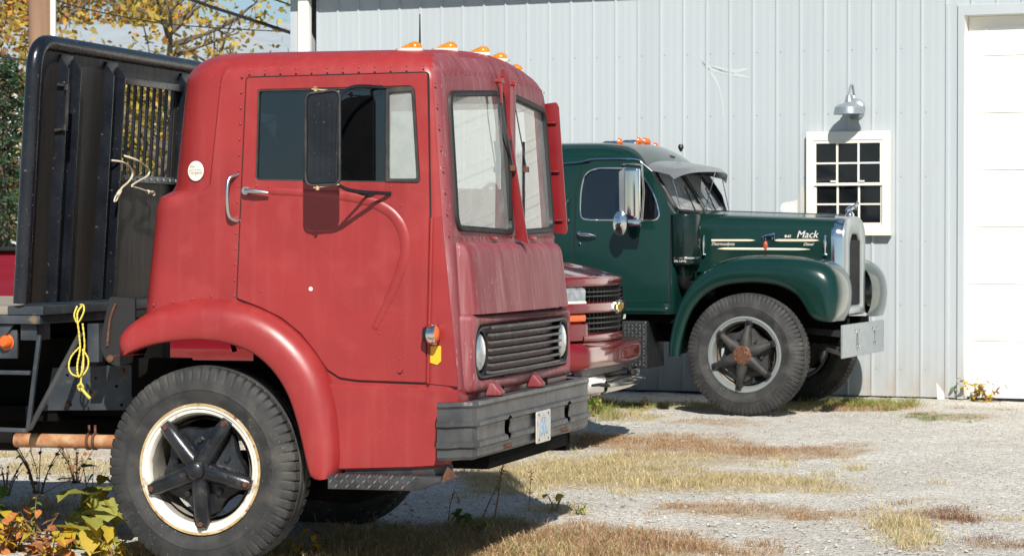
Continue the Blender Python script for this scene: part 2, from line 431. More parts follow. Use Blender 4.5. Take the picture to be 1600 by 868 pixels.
# ================================================================ GROUND
# patches of dry grass: centre and half-size in metres on the ground, from where the photo shows them
def PT(px, py, rx, ry, dens, h, kind):
    x, y = gp(px, py); x2, _ = gp(px + rx, py); _, y2 = gp(px, max(py - ry, 560)); _, y3 = gp(px, py + ry)
    return (x, y, abs(x2 - x), max(abs(y2 - y3) / 2, .12), dens, h, kind)
PATCH = [PT(*a) for a in [
    (1020, 690, 150, 14, 1.0, .05, 'rust'), (1180, 706, 190, 11, 1.0, .05, 'rust'), (930, 686, 60, 10, .8, .06, 'rust'),
    (930, 738, 190, 22, 1.0, .09, 'straw'), (1130, 752, 200, 18, .8, .08, 'straw'), (1020, 720, 160, 12, .9, .07, 'straw'), (800, 745, 90, 26, .9, .08, 'straw'), (1290, 766, 110, 9, .5, .06, 'straw'),
    (1120, 795, 90, 12, .8, .06, 'rust'), (1240, 803, 130, 10, .7, .06, 'rust'), (1060, 790, 40, 8, .7, .06, 'rust'),
    (1400, 820, 60, 24, .7, .10, 'straw'), (1470, 805, 75, 12, .8, .08, 'red'), (1560, 850, 60, 9, .8, .06, 'red'), (1590, 810, 40, 8, .5, .05, 'straw'), (1420, 850, 40, 12, .5, .09, 'straw'),
    (700, 850, 230, 22, 1.0, .12, 'mixed'), (900, 842, 170, 24, .9, .10, 'rust'), (1020, 852, 130, 18, .9, .10, 'rust'), (620, 846, 120, 16, .8, .12, 'mixed'), (560, 862, 160, 12, 1, .12, 'mixed'), (800, 870, 320, 16, 1, .11, 'mixed'), (1130, 866, 100, 10, .7, .08, 'rust'), (760, 820, 90, 14, .7, .10, 'green'),
    (980, 650, 45, 8, .7, .08, 'straw'), (1110, 660, 90, 6, .6, .05, 'rust'), (1150, 664, 60, 5, .5, .05, 'rust'), (1330, 694, 40, 4, .6, .05, 'rust'), (1335, 731, 26, 4, .5, .05, 'straw'), (935, 640, 20, 12, .8, .16, 'green'),
    (990, 636, 60, 6, .7, .10, 'green'), (1350, 632, 85, 6, 1, .12, 'green'), (1330, 636, 110, 5, .9, .07, 'rust'), (1230, 638, 60, 5, .6, .07, 'straw'), (1080, 634, 60, 5, .5, .07, 'straw'),
    (1490, 651, 70, 5, 1.2, .045, 'lawn'), (1450, 646, 40, 3, .6, .05, 'rust'), (1560, 640, 40, 3, .4, .04, 'rust'), (1560, 780, 30, 3, .3, .04, 'straw'), (1440, 784, 60, 5, .5, .05, 'straw'),
    (60, 800, 110, 20, .4, .10, 'mixed'), (330, 868, 160, 14, .8, .12, 'mixed'), (120, 730, 140, 12, .5, .10, 'straw'), (60, 712, 120, 8, .4, .08, 'straw'), (860, 800, 60, 12, .6, .09, 'straw')]]
PATCH += [(3.2, 12.6, 1.6, .7, .8, .10, 'straw'), (-1.5, 12.4, 2.0, .6, .9, .11, 'mixed'), (-6.5, 17, 1.2, 2.0, .6, .1, 'straw'), (6.4, 17.5, 1.0, .5, .7, .08, 'rust')]
def cover(x, y):
    c = 0
    for (a, b, rx, ry, d, h, k) in PATCH:
        q = ((x - a) / rx) ** 2 + ((y - b) / ry) ** 2
        if q < 1.5: c = max(c, d * min(1, 1.5 - q))
    return c
def axis_steps(lo, hi, step, far):
    a = [lo + i * step for i in range(int((hi - lo) / step) + 1)]
    out = []; s = step; x = lo
    while x > -far: s *= 1.5; x -= s; out.insert(0, x)
    a = out + a; x = a[-1]; s = step
    while x < far: s *= 1.5; x += s; a.append(x)
    return a
xs, ys = axis_steps(-6, 9, .11, 900), axis_steps(11, 28, .11, 900)
rg = random.Random(3)
gv, gc = [], []
for y in ys:
    for x in xs:
        near = -6.2 < x < 9.2 and 10.8 < y < 28.2
        n = (math.sin(x * 2.1 + y * 1.3) + math.sin(x * .9 - y * 2.3) + math.sin(x * 4.7 + 1.3) * .5) * .006 + rg.uniform(-.006, .006) if near else -.004
        gv.append((x, y, gz(x, y) + n))
        gc.append(cover(x, y) if near else .25)
nx = len(xs)
mb = MB(); mb.v = gv; mb.f = [(j * nx + i, j * nx + i + 1, (j + 1) * nx + i + 1, (j + 1) * nx + i) for j in range(len(ys) - 1) for i in range(nx - 1)]
gm = bpy.data.materials.new('gravel'); gm.use_nodes = True
n, l = gm.node_tree.nodes, gm.node_tree.links; b = n['Principled BSDF']; b.inputs['Roughness'].default_value = .9; b.inputs['Specular IOR Level'].default_value = .2
tc = n.new('ShaderNodeTexCoord')
def N_(t, **k):
    q = n.new(t)
    for a, v in k.items():
        if a in q.inputs: q.inputs[a].default_value = v
        else: setattr(q, a, v)
    return q
vo = N_('ShaderNodeTexVoronoi', Scale=42.0); l.new(tc.outputs['Object'], vo.inputs['Vector'])
vo2 = N_('ShaderNodeTexVoronoi', Scale=95.0); l.new(tc.outputs['Object'], vo2.inputs['Vector'])
no = N_('ShaderNodeTexNoise', Scale=1.1, Detail=8.0); l.new(tc.outputs['Object'], no.inputs['Vector'])
no2 = N_('ShaderNodeTexNoise', Scale=9.0, Detail=8.0, Roughness=.7); l.new(tc.outputs['Object'], no2.inputs['Vector'])
def MIX(f, A, B, bt='MIX'):
    x = n.new('ShaderNodeMix'); x.data_type = 'RGBA'; x.blend_type = bt
    for k, q in (('Factor', f), ('A', A), ('B', B)):
        if isinstance(q, tuple): x.inputs[k].default_value = (*q, 1)
        elif isinstance(q, float): x.inputs[k].default_value = q
        else: l.new(q, x.inputs[k])
    return x.outputs['Result']
def MR(s, a, z, c=0., d=1.):
    q = n.new('ShaderNodeMapRange'); l.new(s, q.inputs['Value'])
    for k, v in (('From Min', a), ('From Max', z), ('To Min', c), ('To Max', d)): q.inputs[k].default_value = v
    return q.outputs['Result']
sep = n.new('ShaderNodeSeparateColor'); l.new(vo.outputs['Color'], sep.inputs[0])
stone = MIX(MR(sep.outputs[0], 0, 1), (.53, .50, .445), (.75, .72, .655))
stone = MIX(MR(no.outputs['Fac'], .35, .65), stone, MIX(.5, stone, (.47, .43, .37)))
no3 = N_('ShaderNodeTexNoise', Scale=.38, Detail=4.0); l.new(tc.outputs['Object'], no3.inputs['Vector'])
stone = MIX(MR(no3.outputs['Fac'], .42, .66), stone, MIX(.3, stone, (.40, .375, .34)))
stone = MIX(MR(no2.outputs['Fac'], .52, .80), stone, (.36, .325, .27))
at = n.new('ShaderNodeAttribute'); at.attribute_name = 'cover'
soil = MIX(MR(no2.outputs['Fac'], .35, .65), (.40, .32, .23), (.52, .44, .33))
ma = n.new('ShaderNodeMath'); ma.operation = 'ADD'; l.new(at.outputs['Fac'], ma.inputs[0]); l.new(MR(no2.outputs['Fac'], .3, .7, -.45, .45), ma.inputs[1])
l.new(MIX(MR(ma.outputs[0], .3, .75), stone, soil), b.inputs['Base Color'])
bp = N_('ShaderNodeBump', Strength=.9, Distance=.02); l.new(MR(vo.outputs['Distance'], 0, .6, 1, 0), bp.inputs['Height'])
bp2 = N_('ShaderNodeBump', Strength=.5, Distance=.008); l.new(vo2.outputs['Distance'], bp2.inputs['Height']); l.new(bp.outputs['Normal'], bp2.inputs['Normal'])
l.new(bp2.outputs['Normal'], b.inputs['Normal'])
g = mb.build('ground', gm, None, sm=180)
at_ = g.data.attributes.new('cover', 'FLOAT', 'POINT'); at_.data.foreach_set('value', gc)
tag(g, 'pale crushed-stone lot with worn dry patches', None, None, 'structure')

# ================================================================ STEEL BUILDING
WALL = Frame((2.33, 26.1, 0), R(24.5))
bld = WALL.root('metal_building', 'pale grey ribbed steel shop building with white garage door', 'building')
P0, PW = -4.80, .2400
EAVE = 4.275
def panel_mesh(z0, z1):
    h = .013
    prof = [(0, 0), (.003, h), (.016, h), (.026, 0), (.088, 0), (.098, .0010), (.106, .0010), (.116, 0), (.158, 0), (.168, .0010), (.176, .0010), (.186, 0), (PW, 0)]
    m = MB(); m.v = [(x, -d, z0) for x, d in prof] + [(x, -d, z1) for x, d in prof]
    k = len(prof); m.f = [(i, i + 1, k + i + 1, k + i) for i in range(k - 1)]
    return m
DL, DR, DT = 2.105, 6.60, 3.60
full = over = None
k = 0
while P0 + k * PW < 9.5:
    x = P0 + k * PW
    if DL - .32 < x < DR:
        if over is None: over = o = panel_mesh(DT + .10, EAVE).build('siding_panel', wallm, bld, sm=20)
        else: o = over.copy(); COL.objects.link(o)
    else:
        if full is None: full = o = panel_mesh(.02, EAVE).build('siding_panel', wallm, bld, sm=20)
        else: o = full.copy(); COL.objects.link(o)
    o.location = (x, 0, 0)
    k += 1
# narrow panel beside the door trim
m = MB(); m.v = [(1.92, 0, .02), (1.926, -.017, .02), (1.95, -.017, .02), (1.964, 0, .02), (2.04, 0, .02)]; m.v += [(a, b_, DT + .1) for a, b_, c in m.v]; m.f = [(i, i + 1, 6 + i, 5 + i) for i in range(4)]
m.build('siding_panel', wallm, bld, sm=20)
m = MB()
for zz in [.28 + .607 * q for q in range(7)]:
    for q in range(k):
        x = P0 + q * PW + .05
        if (x < 1.95 or x > DR + .2) and zz < 4.1: m.domes([(x, 0, zz)], (0, -1, 0), .007, .005)
o = m.build('screw_heads', galv, bld, sm=0); o['kind'] = 'stuff'
# hidden body of the building so that it has depth, eave with soffit, corner trim
MB().box(-4.78, 9.4, .22, 11, 0, EAVE + .02).build('back_shell', wallm, bld, sm=0)
MB().box(-5.4, 10, -.31, .02, EAVE, EAVE + .06).build('soffit', eavem, bld, sm=0)
MB().box(-5.42, 10.02, -.36, -.312, EAVE - .06, EAVE + .16).build('gutter', eavem, bld, bevel=.01)
m = MB(); m.add([(-5.4, -.32, EAVE + .08), (10, -.32, EAVE + .08), (10, 11.4, EAVE + .08), (-5.4, 11.4, EAVE + .08), (-5.4, 5.5, 6.2), (10, 5.5, 6.2)], [(0, 1, 5, 4), (3, 4, 5, 2), (0, 4, 3), (1, 2, 5), (0, 3, 2, 1)])
m.build('roof', eavem, bld, sm=0)
MB().box(-5.105, -4.97, -.02, .9, .02, EAVE - .002).build('corner_trim', wallm, bld, bevel=.004)
m = MB(); m.prism(rrect(-4.965, -4.838, -.12, -.03, .02), 'z', .2, EAVE - .02); m.build('downspout', trimwhite, bld)
# garage door, set back in its opening
m = MB()
m.plate([(DL - .062, .01), (DL + .0, .01), (DL, DT), (DR, DT), (DR, .01), (DR + .09, .01), (DR + .09, DT + .1), (DL - .062, DT + .1)], [], 'y', -.024, -.002, .003)
m.build('door_trim', wallm, bld, sm=20)
m = MB(); m.box(DL - .005, DL, -.001, .17, .01, DT); m.box(DR, DR + .005, -.001, .17, .01, DT); m.box(DL, DR, -.001, .17, DT, DT + .006)
m.build('door_jamb', trimwhite, bld, sm=0)
gd = MB().box(DL, DR, .165, .17, 0, DT).build('garage_door', doorwhite, bld, sm=0)
z = .02
SEC = .535
while z < DT:
    m = MB(); z1 = min(z + SEC - .006, DT - .002)
    m.prism([(DL + .003, z), (DR - .003, z), (DR - .003, z1), (DL + .003, z1)], 'y', .118, .162)
    for q in range(4):
        a = DL + .16 + q * 1.09; 
        m.plate(rnd([(a, z + .09), (a + .95, z + .09), (a + .95, z1 - .09), (a, z1 - .09)], .01, 2), [rnd([(a + .03, z + .12), (a + .92, z + .12), (a + .92, z1 - .12), (a + .03, z1 - .12)], .01, 2)], 'y', .1135, .1185, .004)
    m.build('door_panel', doorwhite, gd, sm=20)
    z += SEC
MB().box(DL, DR, .10, .16, 0.0, .022).build('bottom_seal', blk, gd, sm=0)
# window
wx0, wx1, wz0, wz1 = .571, 1.399, 1.567, 2.534
win = MB().plate([(wx0, wz0), (wx1, wz0), (wx1, wz1), (wx0, wz1)], [[(wx0 + .075, wz0 + .07), (wx1 - .075, wz0 + .07), (wx1 - .075, wz1 - .085), (wx0 + .075, wz1 - .085)]], 'y', -.075, -.018, .006).build('window', trimwhite, bld, sm=20)
ix0, ix1, iz0, iz1 = wx0 + .075, wx1 - .075, wz0 + .07, wz1 - .085
zm = (iz0 + iz1) / 2 - .01
for (a, c, dy) in ((iz0, zm + .015, .0), (zm - .0151, iz1, -.018)):
    fz0, fz1 = a + .028, c - .028
    fx0, fx1 = ix0 + .022, ix1 - .022
    m = MB().plate([(ix0, a), (ix1, a), (ix1, c), (ix0, c)], [[(fx0, fz0), (fx1, fz0), (fx1, fz1), (fx0, fz1)]], 'y', -.050 + dy, -.024 + dy, .003)
    m.build('sash', trimwhite, win, sm=20)
    for q in range(1, 3): MB().box(fx0 + (fx1 - fx0) * q / 3 - .009, fx0 + (fx1 - fx0) * q / 3 + .009, -.046 + dy, -.0335 + dy, fz0, fz1).build('muntin', trimwhite, win, sm=0)
    for q in range(3):
        MB().box(fx0 + (fx1 - fx0) * q / 3 + (.009 if q else 0), fx0 + (fx1 - fx0) * (q + 1) / 3 - (.009 if q < 2 else 0), -.044 + dy, -.0335 + dy, (fz0 + fz1) / 2 - .008, (fz0 + fz1) / 2 + .008).build('muntin', trimwhite, win, sm=0)
    for q in range(3):
        for s in range(2):
            MB().box(fx0 + (fx1 - fx0) * q / 3, fx0 + (fx1 - fx0) * (q + 1) / 3 - .0004, -.0332 + dy, -.030 + dy, fz0 + (fz1 - fz0) * s / 2, fz0 + (fz1 - fz0) * (s + 1) / 2 - .0004).build('pane', panem, win, sm=0)
MB().box(wx0 - .01, wx1 + .01, -.085, -.019, wz0 - .022, wz0 - .001).build('sill', trimwhite, win, bevel=.003)
for xx in (ix0 + .2, ix1 - .2): MB().box(xx - .03, xx + .03, -.08, -.0685, zm + .02, zm + .035).build('sash_lock', trimwhite, win, bevel=.003)
# yellow stain and white smear of old paint on the siding by the window
stain = mat('ochre_stain', (.55, .49, .36), (.50, .51, .50), .6, scale=9, stretch=(1, 1, .3))
scuff = mat('pale_scuff', (.50, .535, .55), (.46, .50, .52), .5, scale=6)
smear = mat('white_smear', (.70, .70, .68), (.56, .58, .58), .6, scale=8)
def smudge(name, pts, mt, d=-.0024): MB().plate(pts, [], 'y', d, d + .0012, .0005).build(name, mt, bld, sm=0)
smudge('paint_smear', spl([WALL.sy(a, c, 0) for a, c in [(1222, 332), (1222, 318), (1240, 314), (1262, 310), (1262, 330)]], 4, True), smear)
for A_, B_, C_ in (((1094, 84), (1108, 106), (1172, 122)), ((1098, 96), (1124, 138), (1134, 208)), ((1112, 104), (1142, 112), (1170, 108))):
    c_ = spl([A_, B_, C_], 8); nn = len(c_); w_ = [1.2 + 2.2 * math.sin(math.pi * k / (nn - 1)) for k in range(nn)]
    smudge('wall_scuff', [WALL.sy(p[0], p[1] - q, 0) for p, q in zip(c_, w_)] + [WALL.sy(p[0] - 1, p[1] + q, 0) for p, q in reversed(list(zip(c_, w_)))], scuff, -.0022)
smudge('rust_stain', spl([WALL.sy(a, c, 0) for a, c in [(1246, 330), (1249, 296), (1256, 294), (1259, 330)]], 4, True), stain, -.0034)
smudge('paint_smear', [WALL.sy(a, c, 0) for a, c in [(1463, 597), (1470, 606), (1483, 624), (1465, 628)]], smear)

# gooseneck wall lamp
lx, lz = WALL.sy(1337, 171, 0)
lr = empty('wall_lamp', WALL.o + Matrix.Rotation(-WALL.yaw, 3, 'Z') @ Vector((lx, 0, lz)), -WALL.yaw, 'galvanised gooseneck barn lamp on the wall above the window', 'lamp')
MB().lathe([(.0, -.05), (.05, -.048), (.085, -.035), (.1, -.018), (.1, -.017)], axis='y', n=28).build('mounting_plate', galv, lr)
MB().tube([(0, -.05, .0), (0, -.06, .10)] + [(0, -.05 - .16 * q / 8, .13 + .10 * math.sin(math.pi * q / 8)) for q in range(9)] + [(0, -.21, .10)], .011, 8, sp=2).build('gooseneck_arm', galv, lr)
MB().lathe([(.016, .13), (.026, .125), (.032, .10), (.042, .06), (.05, .05), (.105, .035), (.135, .012), (.146, -.05), (.152, -.055), (.142, -.052), (.128, .0), (.05, .03)], c=(0, -.21, 0), axis='z', n=36).build('lamp_shade', galv, lr)
MB().lathe([(.0, -.05), (.025, -.042), (.035, -.02), (.025, .01), (.02, .03)], c=(0, -.21, 0), axis='z', n=16).build('bulb', whiteplastic, lr)

# ================================================================ WHEELS (axle along y, outer face towards -y)
def tyre_mesh(Rt, Rr, wd, lugs, depth, scuff=1):
    h = wd / 2
    prof = [(Rr - .015, -h + .045), (Rr + .003, -h + .028), (Rr + .012, -h + .018), (Rr + .02, -h + .012), (Rr + .03, -h + .011), (Rr + .05, -h + .003), (Rr + .085, -h - .004), (Rr + .088, -h - .007), (Rr + .096, -h - .007), (Rr + .099, -h - .004), (Rt - .075, -h), (Rt - .055, -h + .006), (Rt - .03, -h + .013), (Rt - .012, -h + .022), (Rt - .003, -h + .032)]
    tr = []
    for a, z in ((-h + .04, 0), (-h + .075, 0), (-h + .079, 1), (-h + .089, 1), (-h + .093, 0), (-.012, .0), (-.006, 1)):
        tr.append((Rt + .003 - (.012 if z else 0) - .01 * (a / h) ** 2, a))
    half = prof + tr
    full = half + [(r, -y) for r, y in reversed(half)]
    nseg = lugs * 6; m = len(full)
    sh = {i for i in range(m) if full[i][0] > Rt - .058 and (abs(full[i][1]) > h - .078)}
    def rf(i, k, r):
        if i in sh and k % 6 == 0: return r - depth
        return r
    mb = MB().lathe(full, n=nseg, rf=rf)
    return mb
def wheel(parent, name, c, style, tyre_m, phase, steer=0, flip=False):
    """part 'wheel' = cast spoke hub, its sub-parts tyre, rim, lock_ring, lug clamps"""
    Rt, Rr, wd = .522, .316, .27
    hub = MB(); ns, rs = style['n'], style['rs']
    yo = -wd / 2
    hub.lathe([(0, yo + .16), (.20, yo + .15), (.228, yo + .10), (.218, yo + .06), (.12, yo + .045), (.085, yo + .03), (.0, yo + .03)], n=40, rf=lambda i, k, r: r * (1 + (.10 * math.cos(ns * (2 * math.pi * k / 40 - phase)) if i in (1, 2, 3) else 0)))
    for q in range(ns):
        a = phase + 2 * math.pi * q / ns; ca, sa = math.cos(a), math.sin(a)
        P = lambda r, y: (r * ca, y, r * sa)
        hub.tube([P(.03, yo + .015), P(.09, yo + .005), P(.17, yo + .004), P(.245, yo + .004), P(.285, yo + .010)], [rs * 1.25, rs * 1.12, rs, rs * .95, rs * .72] if not style.get('rusty') else [rs * 1.7, rs * 1.5, rs * 1.0, rs * .72, rs * .5], 10)
        M = Matrix.Rotation(-a, 4, 'Y')
        hub.box(.250, .298, yo - .012, yo + .055, -.026, .026, M)
        # studs between the spokes
        b_ = a + math.pi / ns
        hub.lathe([(0, 0), (.016, .0), (.016, .022), (0, .022)], c=(.15 * math.cos(b_), yo + .03, .15 * math.sin(b_)), n=6)
    hub.lathe([(0, yo - .075), (.034, yo - .072), (.048, yo - .058), (.050, yo - .035), (.066, yo - .032), (.072, yo - .02), (.072, yo + .04)] if not style.get('rusty') else [(0, yo - .044), (.078, yo - .044), (.084, yo - .038), (.086, yo + .03)], n=24)
    w_ = hub.build(name, style['hubm'], parent, sm=45)
    w_.location = c; w_.rotation_euler = (0, 0, (math.pi if flip else 0) + steer)
    tyre_mesh(Rt, Rr, wd, style['lugs'], style['dep']).build('tyre', tyre_m, w_, sm=28)
    rm = MB().lathe([(Rr + .012, yo + .03), (Rr + .013, yo + .012), (Rr + .006, yo + .004), (Rr - .006, yo + .004), (Rr - .010, yo + .010), (Rr - .026, yo + .012), (Rr - .034, yo + .022), (Rr - .038, yo + .04)], n=72)
    MB().lathe([(Rr - .0385, yo + .038), (Rr - .042, yo + .055), (Rr - .05, yo + .15), (Rr - .02, yo + .25), (Rr - .03, yo + .252), (Rr - .062, yo + .16), (Rr - .062, yo + .06)], n=72).build('rim_barrel', barrel_m, w_, sm=40)
    rm.build('rim', style['rimm'], w_, sm=40)
    if not style.get('rusty'): MB().lathe([(Rr + .012, yo + .012), (Rr + .020, yo + .006), (Rr + .018, yo + .001), (Rr + .007, yo + .002), (Rr + .006, yo + .008)], n=72).build('lock_ring', rimgold, w_)
    for q in range(ns):
        cl = MB()
        a = phase + 2 * math.pi * q / ns
        cl.lathe([(0, yo - .034), (.014, yo - .034), (.015, yo - .018), (.023, yo - .017), (.023, yo - .006)], c=(.276 * math.cos(a), 0, .276 * math.sin(a)), n=6)
        cl.build('lug_nut', rust if not style.get('rusty') else spider, w_, sm=20)
    if style.get('rusty'):
        MB().lathe([(0, yo - .054), (.076, yo - .053), (.083, yo - .048), (.083, yo - .043)], n=28).build('hub_cap', rust, w_)
        m = MB(); m.domes([(.062 * math.cos(q * math.pi / 4), yo - .053, .062 * math.sin(q * math.pi / 4)) for q in range(8)] + [(0, yo - .053, 0)], (0, -1, 0), .010, .009); m.build('hub_bolts', rust, w_)['kind'] = 'stuff'
    return w_
RW = dict(n=5, rs=.044, lugs=64, dep=.012, hubm=spider, rimm=rimwhite)
GW = dict(n=6, rs=.040, lugs=80, dep=.014, hubm=dusty_black, rimm=silver, rusty=True)

# plan outlines for cab shells
def plan(z, xr, xf, hw, rr, rf, bow, cr=0):
    p = []
    A = 8
    def arc(cx, cy, r1, a0, a1, sx=1):
        for k in range(A + 1):
            a = a0 + (a1 - a0) * k / A; p.append((cx + r1 * math.cos(a), cy + r1 * math.sin(a), z))
    hb = hw - cr
    arc(xr + rr, -hb + rr, rr, math.pi, 1.5 * math.pi)            # rear right
    p.append((xr + rr + .012, -hw, z))
    p.append(((xr + xf) / 2, -hw, z))
    arc(xf - rf, -hw + rf, rf, -math.pi / 2, 0)                   # front right
    for k in range(1, 12):
        y = (-hw + rf) + (2 * hw - 2 * rf) * k / 12
        p.append((xf + bow * (1 - (y / (hw - rf)) ** 2), y, z))
    arc(xf - rf, hw - rf, rf, 0, math.pi / 2)
    p.append(((xr + xf) / 2, hw, z)); p.append((xr + rr + .012, hw, z))
    arc(xr + rr, hb - rr, rr, math.pi / 2, math.pi)
    return p

# ================================================================ RED CAB-OVER TRUCK
RED = Frame((-1.283, 14.77, -.187), R(15))
rt = RED.root('flatbed_truck', 'faded red cab-over flatbed truck with black headboard, nearest the camera', 'truck')
W = 1.10
def rxf(z): return 1.353 - (z - .955) * .07
def rxr(z): return -.345 + (z - 1.375) * .11
S = lambda pts, y=-W: RED.SY(pts, y)
def rfront(y, z): return rxf(z) + .045 * (1 - (y / W) ** 2)
lv = []
for z in (.93, 1.2, 1.5, 1.75, 1.86): lv.append((z, rxr(z) - .012, rxf(z), W, .13, .075, .045, 0))
lv.append((1.905, rxr(1.9) - .006, rxf(1.9), W, .145, .075, .045, .004))
lv.append((1.94, rxr(1.94) + .022, rxf(1.94), W, .25, .075, .045, .014))
for z in (1.97, 2.1, 2.25, 2.4, 2.48): lv.append((z, rxr(z) + .03, rxf(z), W - .01 * (z - 1.97), .27, .075, .045, .016))
loops = [plan(*a) for a in lv]
zr = 2.48
for k in range(1, 8):
    a = k / 7 * math.pi / 2; ins = .14 * (1 - math.cos(a)); z = zr + .150 * math.sin(a)
    q = plan(z, rxr(zr) + .03 + ins * 1.5, rxf(z) - ins * .85, W - .006 - ins, .27, max(.075, .075 + ins * .3), .045, .016 * (1 - k / 7))
    loops.append([(x, y, zz + .055 * math.sin(a) * (1 - (y / W) ** 2)) for x, y, zz in q])
cx = .55
for s_ in (.75, .45, .15):
    loops.append([(cx + (x - cx) * s_, y * s_, zr + .150 + .055 * (1 - (y * s_ / W) ** 2) + .012 * (1 - s_)) for x, y, zz in q])
outer = loops
inner = []
for L in loops:
    inner.append([(cx + (x - cx) * .972, y * .974, z - (.03 if z > zr + .02 else 0)) for x, y, z in L])
body = MB()
n_ = len(outer[0])
body.loft(outer, cap0=False, cap1=True)
o0 = len(body.v)
body.loft([list(reversed(L)) for L in inner], cap0=False, cap1=True)
body.f += [(k, (k + 1) % n_, o0 + n_ - 1 - (k + 1) % n_, o0 + n_ - 1 - k) for k in range(n_)]
cab = body.build('cab_shell', red, rt, sm=32)
# openings: door windows, windscreens, back window, wheel arches
wv = S([(404, 141), (648, 135), (657, 286), (400, 282)])
winout = rnd(wv, [.02, .03, .02, .02], 3)
archcut = S([(195, 560), (215, 510), (260, 490), (310, 484), (360, 487), (405, 502), (445, 530), (478, 568), (500, 605), (512, 660), (400, 700), (190, 700)])
WS = []
for sgn in (-1, 1):
    q = [(sgn * .985, 1.745), (sgn * .055, 1.725), (sgn * .055, 2.475), (sgn * .965, 2.425)]
    WS.append(rnd(q, [.07, .05, .05, .08], 5))
cuts = [MB().prism(winout, 'y', -1.4, -.9), MB().prism(winout, 'y', .9, 1.4), MB().prism(archcut, 'y', -1.5, 1.5)] + [MB().prism(w_, 'x', 1.05, 1.6) for w_ in WS] + [MB().prism(rrect(-.55, .55, 2.0, 2.4, .06), 'x', -.6, .05)]
cut(cab, cuts, 32)
cab.data.materials.append(redfade)                   # the nose has gone chalky
for p in cab.data.polygons:
    if p.normal.x > .5 and p.center.z < 2.64: p.material_index = 1

# doors
def mirror_y(mb): 
    m = MB(); m.v = [(x, -y, z) for x, y, z in mb.v]; m.f = [tuple(reversed(f)) for f in mb.f]; return m
doutl = S([(386, 122), (668, 114), (672, 330), (667, 598), (640, 597), (560, 594), (532, 590), (512, 577), (494, 550), (470, 520), (440, 496), (405, 479), (371, 466)])
doutl = rnd(doutl, [.015, .015, 0, .01, 0, .03, .05, .05, .04, .04, .04, .03, .01], 3)
hingex = .04
for side in (-1, 1):
    fx = (lambda m: m) if side < 0 else mirror_y
    gap = MB().plate(offset(doutl, -.007), [winout], 'y', -W - .0035, -W + .01, .001)
    fx(gap).build('door_gap_shade', blk, rt, sm=20)  # black strip drawn in for the shadow gap round the door
    d = fx(MB().plate(doutl, [offset(winout, .0)], 'y', -W - .014, -W - .0025, .005)).build('door', red, rt, sm=30)
    # swage line pressed into the door
    sw = spl(S([(392, 297), (450, 300), (520, 304), (575, 314), (612, 333), (631, 362), (634, 395), (624, 430), (607, 470), (590, 505), (584, 520)]), 6)
    m = MB().tube([(x, -W - .0135, z) for x, z in sw], [.006, .018, .023, .026, .028, .027, .024, .018, .005], 12)
    for i, v in enumerate(m.v): m.v[i] = (v[0], -W - .0135 + (v[1] + W + .0135) * .36, v[2])
    fx(m).build('swage_line', red, d)
    # window frame rubber, glass, vent window
    fx(MB().plate(offset(winout, -.001), [offset(winout, .007)], 'y', -W - .009, -W + .02, .002)).build('window_channel', dusty_black if side < 0 else blk, d, sm=30)
    vx = S([(601, 140), (601, 284)]); xd = vx[0][0]
    zlo, zhi = min(p[1] for p in winout), max(p[1] for p in winout)
    fx(MB().box(min(p[0] for p in winout), xd, -W + .006, -W + .011, zlo, zhi)).build('window_glass', glass_side if side < 0 else glass_clear, d, sm=0)
    fx(MB().plate(rnd(S([(603, 139), (648, 135), (657, 286), (603, 285)]), .012, 3), [rnd(S([(609, 146), (644, 143), (652, 279), (609, 279)]), .01, 3)], 'y', -W - .016, -W + .012, .004)).build('vent_frame', dusty_black, d, sm=30)
    fx(MB().plate(S([(608, 145), (645, 142), (653, 280), (608, 280)]), [], 'y', -W - .002, -W + .002, .0005)).build('vent_glass', glass_vent if side < 0 else glass_clear, d, sm=0)
    hx = S([(388, 298), (424, 302)])
    m = MB().lathe([(0, 0), (.02, 0), (.022, .006), (.018, .03), (0, .032)], c=(hx[0][0], -W - .046, hx[0][1]), n=16)
    m.tube([(hx[0][0], -W - .045, hx[0][1]), (hx[0][0] + .05, -W - .05, hx[0][1] - .003), (hx[1][0], -W - .045, hx[1][1] + .002)], [.012, .013, .007], 8)
    m.lathe([(0, 0), (.013, 0), (.013, .01), (0, .01)], c=(hx[0][0], -W - .02, hx[0][1]), n=12)
    fx(m).build('door_handle', dullchrome, d)
    # hinge strip with its side repeater
    hs = S([(674, 338), (690, 338), (716, 604), (668, 599)], -W)
    fx(MB().plate(hs, [], 'y', -W - .006, -W + .004, .002)).build('hinge_strip', red, rt, sm=20)
    a, b_ = S([(676, 340), (670, 598)])
    fx(MB().tube([(a[0], -W - .014, a[1]), (b_[0], -W - .014, b_[1])], .0085, 8)).build('hinge_pin', red, d)
    bump = S([(627, 578)])[0]
    fx(MB().lathe([(0, 0), (.012, 0), (.014, .012), (0, .014)], c=(bump[0], -W - .026, bump[1]), n=10)).build('lock_button', red, d)
# door dents: one paint chip
cp = S([(487, 451)])[0]
MB().plate(circ(cp[0], cp[1], .011, 9), [], 'y', -W - .0155, -W - .013, .0005).build('paint_chip', whiteplastic, rt, sm=0)

